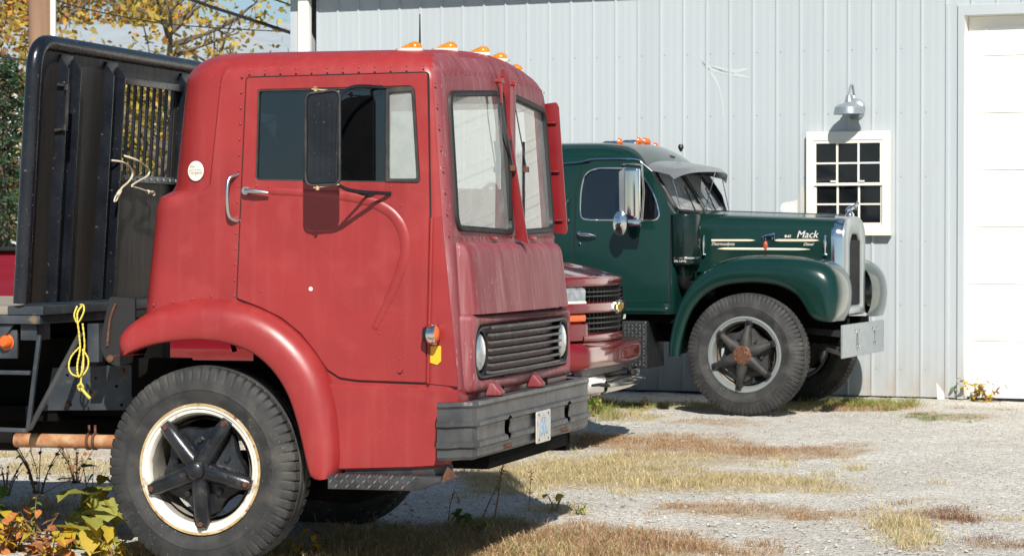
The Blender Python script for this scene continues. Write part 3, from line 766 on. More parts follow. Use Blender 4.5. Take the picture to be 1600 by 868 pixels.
# rivets
rv = MB()
def line(p, q, nn): return [(p[0] + (q[0] - p[0]) * k / (nn - 1), p[1] + (q[1] - p[1]) * k / (nn - 1)) for k in range(nn)]
sr = []
sr += line(*S([(391, 110), (662, 103)]), 12) + line(*S([(378, 120), (366, 462)]), 15) + line(*S([(681, 130), (703, 360)]), 8)
sr += line(*S([(684, 350), (706, 590)]), 12) + line(*S([(676, 588), (706, 591)]), 4) + line(*S([(678, 578), (704, 580)]), 4)
sr += line(*S([(240, 476), (330, 462)]), 4) + S([(402, 290), (422, 292), (570, 289), (628, 321), (626, 560), (594, 520), (410, 455), (612, 291), (574, 134), (585, 133), (597, 132)])
for side in (-1, 1):
    rv.domes([(x, side * (W + (.0135 if (x > .23 and x < 1.16) else .0005)), z) for x, z in sr], (0, side, 0), .0065, .004)
for y in [(-1 + 2 * k / 26) for k in range(27)]:
    rv.domes([(rfront(y, 2.53) - .002, y, 2.53 + .035 * (1 - y * y)), (rfront(y, 1.70) + .001, y, 1.703)], (1, 0, 0), .007, .005)
for z in [1.76 + k * .085 for k in range(9)]:
    for y in (-1.045, 1.045): rv.domes([(rfront(y, z) - .012, y, z)], (1, .3 * (1 if y > 0 else -1), 0), .006, .005)
o = rv.build('rivets', red, rt, sm=60); o['kind'] = 'stuff'

# front wings round the wheels
def fender(outer_px, inner_px, nseg):
    O = S(outer_px, -1.18); I = S(inner_px, -1.18)
    def res(p, nn):
        p = spl(p, 8); L = [0]
        for a, b_ in zip(p, p[1:]): L.append(L[-1] + math.dist(a, b_))
        out = []; j = 0
        for k in range(nn + 1):
            t = L[-1] * k / nn
            while j < len(p) - 2 and L[j + 1] < t: j += 1
            q = (t - L[j]) / max(L[j + 1] - L[j], 1e-9); out.append(tuple(p[j][c] + (p[j + 1][c] - p[j][c]) * q for c in (0, 1)))
        return out
    O, I = res(O, nseg), res(I, nseg)
    prof = [(0, -1.06), (.0, -1.10), (.05, -1.132), (.13, -1.165), (.25, -1.188), (.40, -1.202), (.58, -1.208), (.78, -1.207), (.92, -1.203), (.985, -1.197), (1.0, -1.187), (.99, -1.15), (.97, -1.08)]
    rows = []
    for k in range(nseg + 1):
        t = k / nseg; e = 1 - max(0, (.06 - t) / .06) ** 2 * .8
        rows.append([(O[k][0] + (I[k][0] - O[k][0]) * u, -1.06 + (y + 1.06) * (e if u < .97 else 1), O[k][1] + (I[k][1] - O[k][1]) * u) for u, y in prof])
    return rows
fo = [(178, 548), (181, 527), (193, 509), (222, 489), (262, 474), (310, 467), (358, 470), (405, 484), (445, 508), (480, 543), (505, 583), (519, 628), (526, 680), (526, 728), (518, 746)]
fi = [(180, 556), (192, 556), (212, 547), (240, 538), (280, 532), (322, 531), (362, 538), (398, 553), (428, 580), (450, 615), (464, 655), (474, 695), (480, 722), (487, 744), (500, 749)]
rows = fender(fo, fi, 60)
for side in (-1, 1):
    m = MB().loft(rows, False, False, closed=False)
    (m if side < 0 else mirror_y(m)).build('front_wing', red, rt, sm=60, solid=.004)
# valance panel between wing and bumper, and the front corner below the cab
for side in (-1, 1):
    fx = (lambda m: m) if side < 0 else mirror_y
    v = S([(500, 597), (523, 600), (600, 603), (716, 609), (717, 640), (693, 728), (640, 731), (512, 734)], -1.12)
    fx(MB().plate(v, [], 'y', -1.122, -.98, .008)).build('valance_panel', red, rt, sm=30)
m = MB().box(1.20, 1.36, -1.10, 1.10, .60, .935); m.build('front_apron', red, rt, bevel=.02)

# step of tread plate
st = S([(512, 741), (690, 731), (689, 738), (655, 762), (512, 763)], -1.22)
x0, x1, zt, zb = st[0][0], st[1][0], st[0][1], st[4][1]
for side in (-1, 1):
    fx = (lambda m: m) if side < 0 else mirror_y
    sp_ = fx(MB().prism([(x0, zb), (x1 - .13, zb), (x1 - .01, zt - .025), (x1, zt), (x0, zt)], 'y', -1.22, -1.06)).build('step', checker, rt, bevel=.004)
    fx(MB().box(x0 + .05, x1 + .02, -1.10, -1.085, zt + .0005, zt + .055)).build('step_backing', checker, sp_, bevel=.002)
    m = MB()
    for r_ in range(3):
        for q in range(20):
            xx = x0 + .016 + q * .029; zz = zb + .016 + r_ * .024
            if xx > x1 - .15 + r_ * .03: continue
            d = .0115 * (1 if (q + r_) % 2 else -1)
            m.add([(xx - .0105, -1.2203, zz - d), (xx + .003, -1.2235, zz - .003), (xx + .0105, -1.2203, zz + d), (xx - .003, -1.2235, zz + .003)], [(0, 1, 2, 3)])
            yy = -1.20 + r_ * .034
            m.add([(xx - .0105, yy - d, zt + .0003), (xx + .003, yy - .003, zt + .0035), (xx + .0105, yy + d, zt + .0003), (xx - .003, yy + .003, zt + .0035)], [(0, 1, 2, 3)])
    o = fx(m).build('tread_lozenges', dullchrome, sp_, sm=0); o['kind'] = 'stuff'
    fx(MB().plate([(x1 - .02, zt - .03), (x1 + .07, zt + .0), (x1 + .02, zt + .05)], [], 'y', -1.19, -1.17, .002)).build('step_bracket', rust, sp_, sm=20)

# front panels
def edge(d, r): d = max(0, min(1, d / r)); return math.sqrt(max(0, 1 - (1 - d) ** 2))
def hoodp(u, v):
    y = -1.0 + 2.0 * u; z = 1.315 + .365 * v
    e = edge(min(u, 1 - u) * 2.0, .07) * edge((1 - v) * .365, .07)
    return (rfront(y, z) - .012 + e * (.062 + .02 * (1 - v)) , y, z)
uu = [0, .004, .009, .016, .025, .037] + [.05 + .9 * k / 16 for k in range(17)] + [.963, .975, .984, .991, .996, 1]
m = MB(); nv = 20
m.v = [hoodp(u, j / nv) for j in range(nv + 1) for u in uu]; q = len(uu)
m.f = [(j * q + i, j * q + i + 1, (j + 1) * q + i + 1, (j + 1) * q + i) for j in range(nv) for i in range(q - 1)]
m.build('nose_panel', redfade, rt, sm=50)
# grille surround
gso = rnd([(-1.02, .915), (1.02, .915), (1.02, 1.30), (-1.02, 1.315)], [.05, .05, .035, .035], 5)
hole = rnd([(-.975, .985), (.975, .985), (.975, 1.255), (-.975, 1.255)], [.12, .12, .13, .13], 8)
wp = lambda x, y, z: (x + .035 * (1 - (y / 1.0) ** 2) - .02, y, z)
gs = MB().plate(gso, [hole], 'x', 1.425, 1.28, .022, wp).build('grille_surround', redfade, rt, sm=50)
MB().plate(offset(hole, -.01), [], 'x', 1.352, 1.345, .001).build('grille_backing', underside, rt, sm=20)
MB().plate(offset(hole, .0005), [offset(hole, .02)], 'x', 1.418, 1.35, .006, wp).build('grille_rim', blk, rt, sm=40)
for k in range(7):
    z = 1.005 + k * .0385; yl = .74 - .012 * abs(k - 3)
    m = MB().loft([[(1.352 + .035 * (1 - y * y) + dx, y, z + dz) for dx, dz in ((0, .004), (.05, -.001), (.053, .006), (.05, .012), (0, .014))] for y in [-yl + 2 * yl * j / 12 for j in range(13)]])
    m.build('grille_bar', mat_bar if 'mat_bar' in globals() else steel_dk, gs, sm=30)
for sgn in (-1, 1):
    hl = MB().lathe([(.118, -.06), (.124, -.012), (.121, .003), (.113, .006), (.106, .0), (.106, -.01)], c=(1.395, sgn * .855, 1.12), axis='x', n=40).build('headlight', blk, rt)
    MB().lathe([(0, .028), (.03, .0265), (.06, .021), (.085, .012), (.1, .0), (.107, -.012)], c=(1.385, sgn * .855, 1.12), axis='x', n=40).build('headlight_lens', lampglass, hl)

# windscreens: rubber, glass, centre fin, corner deflector, wipers
for w_, sgn in zip(WS, (-1, 1)):
    def wf(x, y, z): return (x - 1.3 + rfront(y, z), y, z)
    def dens(lp):
        out = []
        for a, b_ in zip(lp, lp[1:] + lp[:1]):
            nn = max(1, int(math.dist(a, b_) / .1)); out += [(a[0] + (b_[0] - a[0]) * k / nn, a[1] + (b_[1] - a[1]) * k / nn) for k in range(nn)]
        return out
    rb = MB().plate(dens(offset(w_, -.012)), [dens(offset(w_, .018))], 'x', 1.312, 1.27, .007, wf).build('windscreen_rubber', rubber_dk, rt, sm=50)
    ys_ = [p[0] for p in w_]; a, b_ = min(ys_), max(ys_)
    m = MB().grid(lambda u, v: wf(1.288, a + .01 + (b_ - a - .02) * u, 1.735 + .725 * v), 10, 4)
    m.build('windscreen', glass_front, rt, sm=60)
cfp = lambda z, d: (rfront(0, z) + d, z)
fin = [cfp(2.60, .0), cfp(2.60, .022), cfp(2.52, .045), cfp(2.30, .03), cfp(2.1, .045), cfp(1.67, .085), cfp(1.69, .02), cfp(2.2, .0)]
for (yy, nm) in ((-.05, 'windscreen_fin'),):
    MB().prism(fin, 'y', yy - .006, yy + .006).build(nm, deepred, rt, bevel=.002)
MB().box(rfront(0, 2.1) - .03, rfront(0, 2.1) + .018, -.05, .05, 1.70, 2.5).build('centre_pillar', redfade, rt, bevel=.006)
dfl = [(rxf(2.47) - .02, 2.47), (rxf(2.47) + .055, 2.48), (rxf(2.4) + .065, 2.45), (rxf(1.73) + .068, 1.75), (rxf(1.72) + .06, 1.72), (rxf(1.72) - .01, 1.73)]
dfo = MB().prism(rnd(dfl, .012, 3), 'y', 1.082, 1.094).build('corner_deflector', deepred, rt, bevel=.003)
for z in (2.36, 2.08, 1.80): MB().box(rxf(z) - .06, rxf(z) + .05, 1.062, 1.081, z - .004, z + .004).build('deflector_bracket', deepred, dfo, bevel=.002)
for yy, zt_ in ((-.17, 2.53), (.10, 2.53)):
    xb = rfront(yy, zt_)
    m = MB().tube([(xb - .02, yy, zt_), (xb + .045, yy, zt_)], .014, 10); m.box(xb + .028, xb + .045, yy - .05, yy + .014, zt_ - .012, zt_ + .012)
    m.prism([(yy - .05, zt_ + .012), (yy - .02, zt_ + .012), (yy - .02 + .008, zt_ - .12), (yy - .03, zt_ - .12)], 'x', xb + .030, xb + .040)
    wpz = m.build('wiper', red, rt, bevel=.002)
    ta = (xb + .036, yy - .024, zt_ - .11); tb = (rfront(yy, 2.08) + .04, yy + .09, 2.07)
    m = MB().tube([ta, (xb + .05, yy + .0, zt_ - .22), tb], .004, 6, sp=4)
    m.build('wiper_arm', steel_dk, wpz)
    xx = rfront(yy, 2.05) + .022
    MB().bar((xx, yy + .09, 1.80), (xx, yy + .09, 2.22), .008, .014).build('wiper_blade', blk, wpz)
    MB().box(xx + .0, xx + .028, yy + .075, yy + .105, 2.055, 2.085).build('wiper_clip', rust, wpz, bevel=.003)
for yy in (-.42, .38): MB().box(rfront(yy, 1.71), rfront(yy, 1.71) + .018, yy - .045, yy + .045, 1.69, 1.706).build('nose_latch', red, rt, bevel=.004)

# roof marker lights and aerial
for (y, xk) in ((-.92, 1.06), (-.52, 1.13), (0, 1.16), (.40, 1.15), (.92, 1.10)):
    zz = 2.630 + .055 * (1 - (y / W) ** 2) + .004
    b0 = MB().lathe([(0, -.012), (.040, -.012), (.042, .005), (0, .006)], axis='z', n=24)
    b0.v = [(xk + x * 1.75 - .02, y + yy * .95, zz + z) for x, yy, z in b0.v]
    ml = b0.build('marker_light', whiteplastic, rt)
    b0 = MB().grid(lambda u, v: (xk - .062 + .108 * v, y + .036 * math.cos(math.pi * u) * (.5 + .5 * min(1, v * 1.8)) * (1 if v < .6 else math.sqrt(max(0, 1 - ((v - .6) / .4) ** 2))), zz + .005 + .036 * math.sin(math.pi * u) ** .8 * ((.25 + .75 * v / .6) if v < .6 else math.sqrt(max(0, 1 - ((v - .6) / .4) ** 2)))), 12, 14)
    b0.build('amber_lens', amber, ml)
aa = (.98, -.55, 2.66)
MB().tube([aa, (aa[0], aa[1], aa[2] + .035), (aa[0], aa[1], aa[2] + .20)], [.012, .006, .003], 8).build('aerial', wire_m, rt)

# side repeater, reflector, grab handle, round sticker
rp_ = S([(678, 522)], -1.15)[0]
sl = MB().lathe([(0, -.03), (.045, -.028), (.052, -.018), (.052, .012), (.046, .016), (.046, .01)], c=(rp_[0], -1.155, rp_[1]), axis='x', n=28)
sl.box(rp_[0] - .02, rp_[0] + .0, -1.14, -1.10, rp_[1] - .012, rp_[1] + .012)
sl = sl.build('side_repeater', chrome, rt)
MB().lathe([(0, .03), (.025, .027), (.042, .016), (.045, .01)], c=(rp_[0], -1.155, rp_[1]), axis='x', n=28).build('repeater_lens', redor, sl)
MB().lathe([(0, -.055), (.035, -.05), (.044, -.03), (.044, -.028)], c=(rp_[0], -1.155, rp_[1]), axis='x', n=20).build('repeater_back', blk, sl)
rq = S([(671, 540), (689, 540), (689, 564), (683, 570), (671, 566)], -1.112)
MB().plate(rnd(rq, .006, 2), [], 'y', -1.1125, -1.107, .001).build('reflector_flag', reflector, rt, sm=20)
gh_ = S([(367, 273), (357, 280), (356, 310), (358, 338), (368, 346)], -1.14)
ys__ = [-1.095, -1.135, -1.15, -1.135, -1.095]
MB().tube([(gh_[k][0], ys__[k], gh_[k][1]) for k in range(5)], .010, 10, sp=6).build('grab_handle', dullchrome, rt)
sk = S([(303, 267)], -1.105)[0]
stp = MB().plate(circ(0, 0, .0515, 32), [], 'y', -.004, .0, .001).build('round_sticker', whiteplastic, rt, sm=20)
def redside(x):                                   # where the rounded rear corner has its surface
    xr_ = rxr(2.05) + .03; rr_ = .27; hb = W - .016
    c_ = xr_ + rr_
    return -hb if x > c_ else -(hb - rr_ + math.sqrt(max(0, rr_ ** 2 - (c_ - x) ** 2)))
stp.location = (sk[0], redside(sk[0]) - .005, sk[1])
a = math.asin(max(-1, min(1, (rxr(2.05) + .30 - sk[0]) / .27))) if sk[0] < rxr(2.05) + .30 else 0
stp.rotation_euler = (0, 0, -a)
ink = mat('sticker_ink', (.42, .20, .16), (.30, .28, .22), .6, scale=60)
lettering('sticker_word', 'the', .024, ink, stp, faceM((-.022, -.0045, .024), 'y'), .0004)
lettering('sticker_word', 'Tergend', .026, ink, stp, faceM((0, -.0045, -.008), 'y'), .0004)
MB().box(-.038, .038, -.0046, -.004, .004, .0065).build('sticker_line', ink, stp, sm=0)

# mirror on its arms
MY = -1.37
mo = rnd(RED.SY([(478, 147), (531, 140), (531, 288), (478, 290)], MY), [.04, .04, .04, .04], 6)
cxm = sum(p[0] for p in mo) / len(mo); czm = sum(p[1] for p in mo) / len(mo)
hx0, hx1 = min(p[0] for p in mo), max(p[0] for p in mo); hz0, hz1 = min(p[1] for p in mo), max(p[1] for p in mo)
mi = MB().plate(mo, [], 'y', MY - .004, MY + .025, .01).build('mirror', blackpaint, rt, sm=40)
rim_ = [(x, MY - .004, z) for x, z in mo]; MB().tube(rim_ + rim_[:2], .006, 8).build('mirror_rim', dusty_black, mi)
for k in range(4):
    xx = hx0 + .045 + k * .03
    MB().tube([(xx, MY - .003, hz0 + .05), (xx, MY - .005, hz1 - .05)], .005, 6).build('mirror_rib', blackpaint, mi)
ar = RED.SY([(577, 133), (548, 133), (537, 142), (533, 160), (531, 220), (530, 278), (535, 292), (552, 299), (590, 301)], -1.33)
yy = [-1.115, -1.22, -1.31, -1.36, -1.37, -1.37, -1.34, -1.25, -1.12]
MB().tube([(ar[k][0], yy[k], ar[k][1]) for k in range(9)], .0095, 10, sp=6).build('mirror_arm', blackpaint, rt)
a0 = S([(574, 306), (592, 300), (580, 300)], -1.12)
b0 = RED.sy(528, 290, -1.36)
MB().tube([(a0[0][0], -1.118, a0[0][1]), (b0[0], -1.36, b0[1])], .007, 8).build('mirror_stay', blackpaint, rt)
MB().plate(S([(556, 297), (593, 299), (577, 308)], -1.118), [], 'y', -1.124, -1.113, .001).build('mirror_foot', blackpaint, rt, sm=0)
for (p, q) in (((487, 139), (530, 143)), ((490, 293), (530, 288))):
    A, B = RED.sy(*p, MY), RED.sy(*q, MY)
    m = MB().bar((A[0], MY, A[1]), (B[0], MY, B[1]), .006, .006); m.lathe([(0, -.012), (.009, -.012), (.009, .012), (0, .012)], c=(A[0] + .02, MY, A[1]), axis='z', n=8)
    m.build('mirror_clamp', mat_brass if 'mat_brass' in globals() else rimgold, mi)

# bumper: pressed section swept round the front corners
prof = [(.888, -.06), (.893, -.012), (.890, .006), (.872, .010), (.858, .0), (.80, .0), (.791, .015), (.773, .015), (.764, .0), (.70, .0), (.691, .015), (.669, .015), (.660, .0), (.622, .0), (.606, -.012), (.602, -.06)]
prof = prof + [(z, d - .008) for z, d in reversed(prof)]
path = []
for k in range(9):
    a = -math.pi / 2 + k / 8 * math.pi / 2
    path.append((1.40 + .065 * math.cos(a), -1.165 + .065 * math.sin(a), math.cos(a), math.sin(a)))
path = [(1.275, -1.23, 0, -1), (1.33, -1.23, 0, -1)] + path + [(1.465, y, 1, 0) for y in (-.9, -.5, 0, .5, .9)] + [(x, -y, nx_, -ny) for x, y, nx_, ny in reversed([(1.275, -1.23, 0, -1), (1.33, -1.23, 0, -1)] + path)]
rj = random.Random(4)
rows = []
for i, (x, y, nx_, ny) in enumerate(path):
    j = rj.uniform(-.0025, .0025); rows.append([(x + nx_ * (d + j), y + ny * (d + j), z + rj.uniform(-.0015, .0015) - (.006 if i < 2 else 0)) for z, d in prof])
bp_ = MB().loft(rows).build('bumper', steel_dk, rt, sm=24)
slots = [MB().prism([(y + .062 * math.cos(k * .5236), .728 + .062 * math.sin(k * .5236)) for k in range(12)], 'x', 1.40, 1.52) for y in (-.60, .68)]
cut(bp_, slots, 24)
for y in (-.62, .60):
    m = MB()
    for dy in (-.05, 0, .05): m.lathe([(0, .012), (.010, .012), (.012, 0), (.012, -.01)], c=(1.462, y + dy + .02, .632), axis='x', n=8)
    m.build('bumper_bolts', rust, bp_)['kind'] = 'stuff'
for y in (-.72, .12):
    m = MB().prism([(1.385, .895), (1.47, .895), (1.475, .915), (1.43, .965), (1.40, .955)], 'y', y - .045, y + .045)
    m.build('tow_hook', redfade, rt, bevel=.012, segs=3)
    MB().box(1.42, 1.436, y - .02, y + .02, .972, .978).build('tow_pin', rust, rt, bevel=.002)
MB().box(1.2, 1.44, .78, .86, .50, .60).build('bumper_bracket', underside, rt, bevel=.01)
MB().box(1.1, 1.44, -.86, .86, .53, .60).build('front_crossmember', underside, rt, bevel=.01)
# licence plate
lp = MB().plate(rrect(-.155, .155, -.085, .085, .014, 4), [], 'x', .002, -.001, .001).build('licence_plate', plate_m, rt, sm=20)
lp.location = (1.486, .06, .688)
lettering('plate_number', '130U', .125, plateblue, lp, faceM((.003, 0, -.005), 'x') @ Matrix.Scale(.72, 4, (1, 0, 0)), .0006, 0, .002)
lettering('plate_state', '2016', .026, plateblue, lp, faceM((.003, 0, .066), 'x'), .0006)
MB().box(.0022, .0028, -.05, .05, .045, .05).build('plate_stripe', platered, lp, sm=0)
m = MB(); m.domes([(.002, a, b_) for a in (-.1, .1) for b_ in (-.068, .068)], (1, 0, 0), .008, .004); m.build('plate_screws', rust, lp)['kind'] = 'stuff'

# inside the cab
def seat(y, m_, x=.28):
    s_ = MB().box(x, x + .5, y - .25, y + .25, 1.42, 1.56)
    s_.add(*(lambda q: (q.v, q.f))(MB().prism([(x - .06, 1.5), (x + .09, 1.54), (x + .0, 2.22), (x - .06, 2.32), (x - .13, 2.25)], 'y', y - .24, y + .24)))
    return s_.build('seat', m_, rt, bevel=.045, segs=3)
seat(-.62, seat_m, .13); seat(.62, seat_dk, .13)
MB().prism([(1.05, 1.3), (1.25, 1.3), (1.26, 1.70), (1.16, 1.74), (1.02, 1.62)], 'y', -1.0, 1.0).build('dashboard', blk, rt, bevel=.02)
sw_ = [( .95 + .10 * math.sin(a), .62 + .23 * math.cos(a), 1.80 + .20 * math.sin(a)) for a in [2 * math.pi * k / 24 for k in range(25)]]
st_ = MB().tube(sw_, .014, 8); 
for k in (0, 8, 16): st_.tube([(.95, .62, 1.80), sw_[k]], .01, 6)
st_.tube([(.95, .62, 1.80), (1.08, .62, 1.62)], .02, 8)
st_.build('steering_wheel', blk, rt)
MB().box(-.20, 1.2, -1.04, 1.04, 1.30, 1.33).build('cab_floor', underside, rt, sm=0)
MB().prism([(.0, .5), (1.15, .5), (1.15, 1.29), (.0, 1.29)], 'y', -.42, .42).build('engine', underside, rt, bevel=.03)
MB().prism([(-.75, .34), (.55, .28), (.68, .40), (.68, .5), (-.75, .5)], 'y', -.30, .40).build('dark_blocker', underside, rt, bevel=.03)  # added dark block: hides the far tyre so the underside reads black

# wheels, axle, frame
wheel(rt, 'wheel', (-.005, -1.015, .522), RW, rubber, R(-86), steer=R(-3))
wheel(rt, 'wheel', (-.005, 1.015, .522), RW, rubber, R(-60), steer=R(-3), flip=True)
MB().tube([(0, -.9, .5), (0, .9, .5)], .06, 10).build('front_axle', underside, rt)
for y in (-.46, .46): MB().box(-5.0, 1.4, y - .04, y + .04, .74, 1.0).build('frame_rail', underside, rt, bevel=.006)
for x in (-3.6,):
    MB().tube([(x, -.9, .52), (x, .9, .52)], .07, 10).build('rear_axle', underside, rt)
    for y, fl in ((-1.0, False), (-.70, False), (1.0, True), (.70, True)): 
        wheel(rt, 'wheel', (x, y, .522), RW, rubber, R(-40), flip=fl)

# ---------------------------------------------------------------- headboard behind the cab (leans forward towards its top)
ZB, ZT = 1.36, 2.71
def lean(x, y, z): return (x + .062 * (z - ZB), y, z)
XB = -.962
hb = rnd([(-1.20, ZB), (1.20, ZB), (1.20, ZT), (-1.20, ZT)], [.0, .0, .16, .16], 7)
def densify(lp, s=.15):
    out = []
    for a, b_ in zip(lp, lp[1:] + lp[:1]):
        nn = max(1, int(math.dist(a, b_) / s)); out += [(a[0] + (b_[0] - a[0]) * k / nn, a[1] + (b_[1] - a[1]) * k / nn) for k in range(nn)]
    return out
op = [(-.09, 2.04), (.70, 2.04), (.70, 2.56), (-.09, 2.56)]
hd = MB().plate(densify(hb), [op], 'x', XB, XB - .03, .002, lean).build('headboard', racksheet, rt, sm=30)
rimp = [(-1.20, ZB - .0)] + [p for p in hb if p[1] > ZB + .01] [::-1] + [(1.20, ZB)]
pts = [lean(XB - .01, y, z) for y, z in rimp]
if pts[0][1] * pts[1][1] < 0: pts = [pts[0]] + pts[1:-1][::-1] + [pts[-1]]
MB().tube(pts, .042, 12).build('headboard_rim', blackpaint, hd, sm=60)
def chan(y0, y1, z0, z1, d, name='headboard_rib'):
    """folded steel rib, sloping at its top end"""
    m = MB()
    for a, b_, e in ((y0, y0 + .012, d), (y1 - .012, y1, d)):
        v = [lean(XB, a, z0), lean(XB, b_, z0), lean(XB + e, b_, z0), lean(XB + e, a, z0), lean(XB, a, z1), lean(XB, b_, z1), lean(XB + e, b_, z1 - e * 1.3), lean(XB + e, a, z1 - e * 1.3)]
        m.add(v, [(0, 1, 2, 3), (4, 7, 6, 5), (0, 4, 5, 1), (1, 5, 6, 2), (2, 6, 7, 3), (3, 7, 4, 0)])
    v = [lean(XB + .001, y0 + .012, z0), lean(XB + .001, y1 - .012, z0), lean(XB + .012, y1 - .012, z0), lean(XB + .012, y0 + .012, z0)]
    v += [lean(XB + .001, y0 + .012, z1), lean(XB + .001, y1 - .012, z1), lean(XB + .012, y1 - .012, z1), lean(XB + .012, y0 + .012, z1)]
    m.add(v, [(0, 1, 2, 3), (4, 7, 6, 5), (0, 4, 5, 1), (1, 5, 6, 2), (2, 6, 7, 3), (3, 7, 4, 0)])
    return m.build(name, blackpaint, hd, bevel=.002)
for y0, y1 in ((-.93, -.76), (-.34, -.17), (.74, .91)): chan(y0, y1, ZB, 2.66, .06)
for k in range(9):
    y = -.05 + k * .092
    MB().tube([lean(XB - .012, y, 2.03), lean(XB - .012, y, 2.57)], .011, 8).build('window_bar', blackpaint, hd)
for z in (2.03, 2.57):
    m = MB(); m.v = [lean(x, y, zz) for zz in (z - .02, z + .02) for y in (-.12, .74) for x in (XB + .001, XB + .035)]
    m.f = [(0, 2, 3, 1), (4, 5, 7, 6), (0, 1, 5, 4), (2, 6, 7, 3), (0, 4, 6, 2), (1, 3, 7, 5)]; m.build('opening_frame', blackpaint, hd, bevel=.003)
m = MB(); m.domes([lean(XB + .036, -.05 + .092 * k, 2.03) for k in range(9)], (1, 0, 0), .012, .008); m.build('frame_bolts', galv, hd)['kind'] = 'stuff'
m = MB().tube([lean(XB + .01, -.945, 2.50), lean(XB + .07, -.945, 2.49), lean(XB + .07, -.945, 2.27), lean(XB + .01, -.945, 2.26)], .011, 8)
m.tube([lean(XB + .065, -.945, 2.50), lean(XB + .065, -.945, 2.47)], .016, 8); m.tube([lean(XB + .065, -.945, 2.29), lean(XB + .065, -.945, 2.26)], .016, 8)
m.build('latch_rod', dusty_black, hd)

# ---------------------------------------------------------------- flat bed
bd = MB().box(-5.6, XB + .10, -1.21, 1.21, 1.255, 1.30).build('bed_edge', bluesteel, rt, bevel=.006)
for k in range(16):
    y = -1.18 + k * .1475
    MB().box(-5.6, XB - .09, y, y + .1435, 1.302, 1.345).build('deck_plank', deckwood, bd, bevel=.004)
MB().box(XB - .08, XB + .12, -1.215, 1.215, 1.302, 1.348).build('bed_front_sill', bluesteel, bd, bevel=.005)
for x in (-1.35, -1.8, -2.4, -3.0, -3.8, -4.6): MB().box(x - .05, x + .05, -1.15, 1.15, 1.16, 1.254).build('bed_crossmember', underside, bd, bevel=.004)
for y in (-.46, .46): MB().box(-5.5, -.85, y - .06, y + .06, 1.0, 1.16).build('bed_subframe', underside, bd, bevel=.004)
MB().prism([(-1.36, 1.25), (-1.02, 1.25), (-1.06, 1.20), (-1.12, 1.165), (-1.36, 1.165)], 'y', -1.19, -1.17).build('bed_gusset', bluesteel, bd, bevel=.003)
MB().box(-.99, -.90, -1.17, -1.0, 1.17, 1.254).build('bed_stub', bluesteel, bd, bevel=.004)
# mud guard sheet hung behind the wing
mg = S([(172, 463), (212, 466), (212, 520), (208, 566), (185, 572), (168, 566), (158, 545), (160, 520)], -1.05)
g1 = MB().plate(rnd(mg, [.02, 0, 0, .02, .02, .04, .04, .02], 3), [], 'y', -1.06, -1.04, .002).build('mud_guard', rubber_dk, rt, sm=20)
q = S([(172, 560)], -1.065)[0]; MB().lathe([(0, -.004), (.018, -.004), (.02, 0), (.02, .006)], c=(q[0], -1.066, q[1]), n=12).build('mud_guard_bolt', rust, g1)
q = S([(181, 474), (172, 500), (168, 540)], -1.065); MB().tube([(a, -1.068, c) for a, c in q], .006, 6, sp=4).build('mud_guard_wire', rust, g1)
MB().box(*(lambda a, c: (a[0], c[0], -.98, -.9, c[1], a[1]))(S([(140, 505)], -.95)[0], S([(158, 565)], -.95)[0])).build('bed_post', bluesteel, bd, bevel=.003)
# side plate on the frame with bolt holes
fp = S([(82, 574), (208, 569), (208, 640), (60, 641), (62, 628), (74, 622), (76, 604)], -.72)
fpl = MB().plate(fp, [circ(*S([p], -.72)[0], .008, 8) for p in ((105, 586), (142, 612), (182, 603), (110, 632), (150, 590), (190, 632))], 'y', -.72, -.706, .002).build('frame_side_plate', bluesteel, rt, sm=20)
m = MB(); m.domes([(a, -.72, c) for a, c in S([(191, 579), (106, 630)], -.72)], (0, -1, 0), .018, .012); m.build('frame_bolts', rust, fpl)['kind'] = 'stuff'
MB().box(S([(205, 600)], -.7)[0][0] + .0, S([(280, 600)], -.7)[0][0], -.72, -.5, .85, 1.06).build('spring_hanger', underside, rt, bevel=.01)
MB().box(-5, -1.0, -.70, -.51, .72, .80).build('frame_flange', underside, rt, bevel=.004)
# exhaust pipe with clamp
pa, pb = RED.sy(22, 687, -1.0), RED.sy(190, 690, -1.0)
ex = MB().tube([(pa[0], -1.0, pa[1]), (pb[0] + .15, -1.0, pb[1])], .037, 16).build('exhaust_pipe', pipe_rust, rt)
MB().tube([(pa[0] - 2.5, -1.0, pa[1] + .005), (pa[0] + .01, -1.0, pa[1])], .055, 16).build('silencer', underside, ex)
pc = RED.sy(141, 689, -1.0)
m = MB()
for dx in (-.012, .022):
    m.lathe([(.037, 0), (.045, 0), (.045, .014), (.037, .014)], c=(pc[0] + dx, -1.0, pc[1]), axis='x', n=20)
    m.tube([(pc[0] + dx + .006, -1.0, pc[1] + .04), (pc[0] + dx + .006, -1.0, pc[1] + .085)], .007, 6)
m.build('pipe_clamp', rust, ex)
MB().box(-5, -.35, -.45, .62, .62, .72).build('tank_underside', underside, rt, bevel=.02)
# side rail frame of thin bars with a marker lamp
bars = [((62, 523), (44, 672)), ((44, 672), (-60, 668)), ((48, 582), (-60, 580)), ((126, 520), (46, 670))]
for (p, q) in bars:
    A, B = RED.sy(*p, -1.16), RED.sy(*q, -1.16)
    dy = .28 if p == (126, 520) else 0
    if dy: A = RED.sy(*p, -.9)
    MB().bar((A[0], -1.16 + (.26 if dy else 0), A[1]), (B[0], -1.16, B[1]), .022, .022).build('side_guard_bar', bluesteel if not dy else steel_dk, rt, bevel=.003)
lb = RED.sy(6, 534, -1.18)
lbk = MB().box(lb[0] - .09, lb[0] + .07, -1.17, -1.15, lb[1] - .085, lb[1] + .065).build('lamp_bracket', bluesteel, rt, bevel=.004)
MB().lathe([(0, -.045), (.02, -.042), (.034, -.025), (.037, 0), (.042, .0), (.042, .012)], c=(lb[0] + .01, -1.172, lb[1]), n=24).build('lamp_lens', redor, lbk)
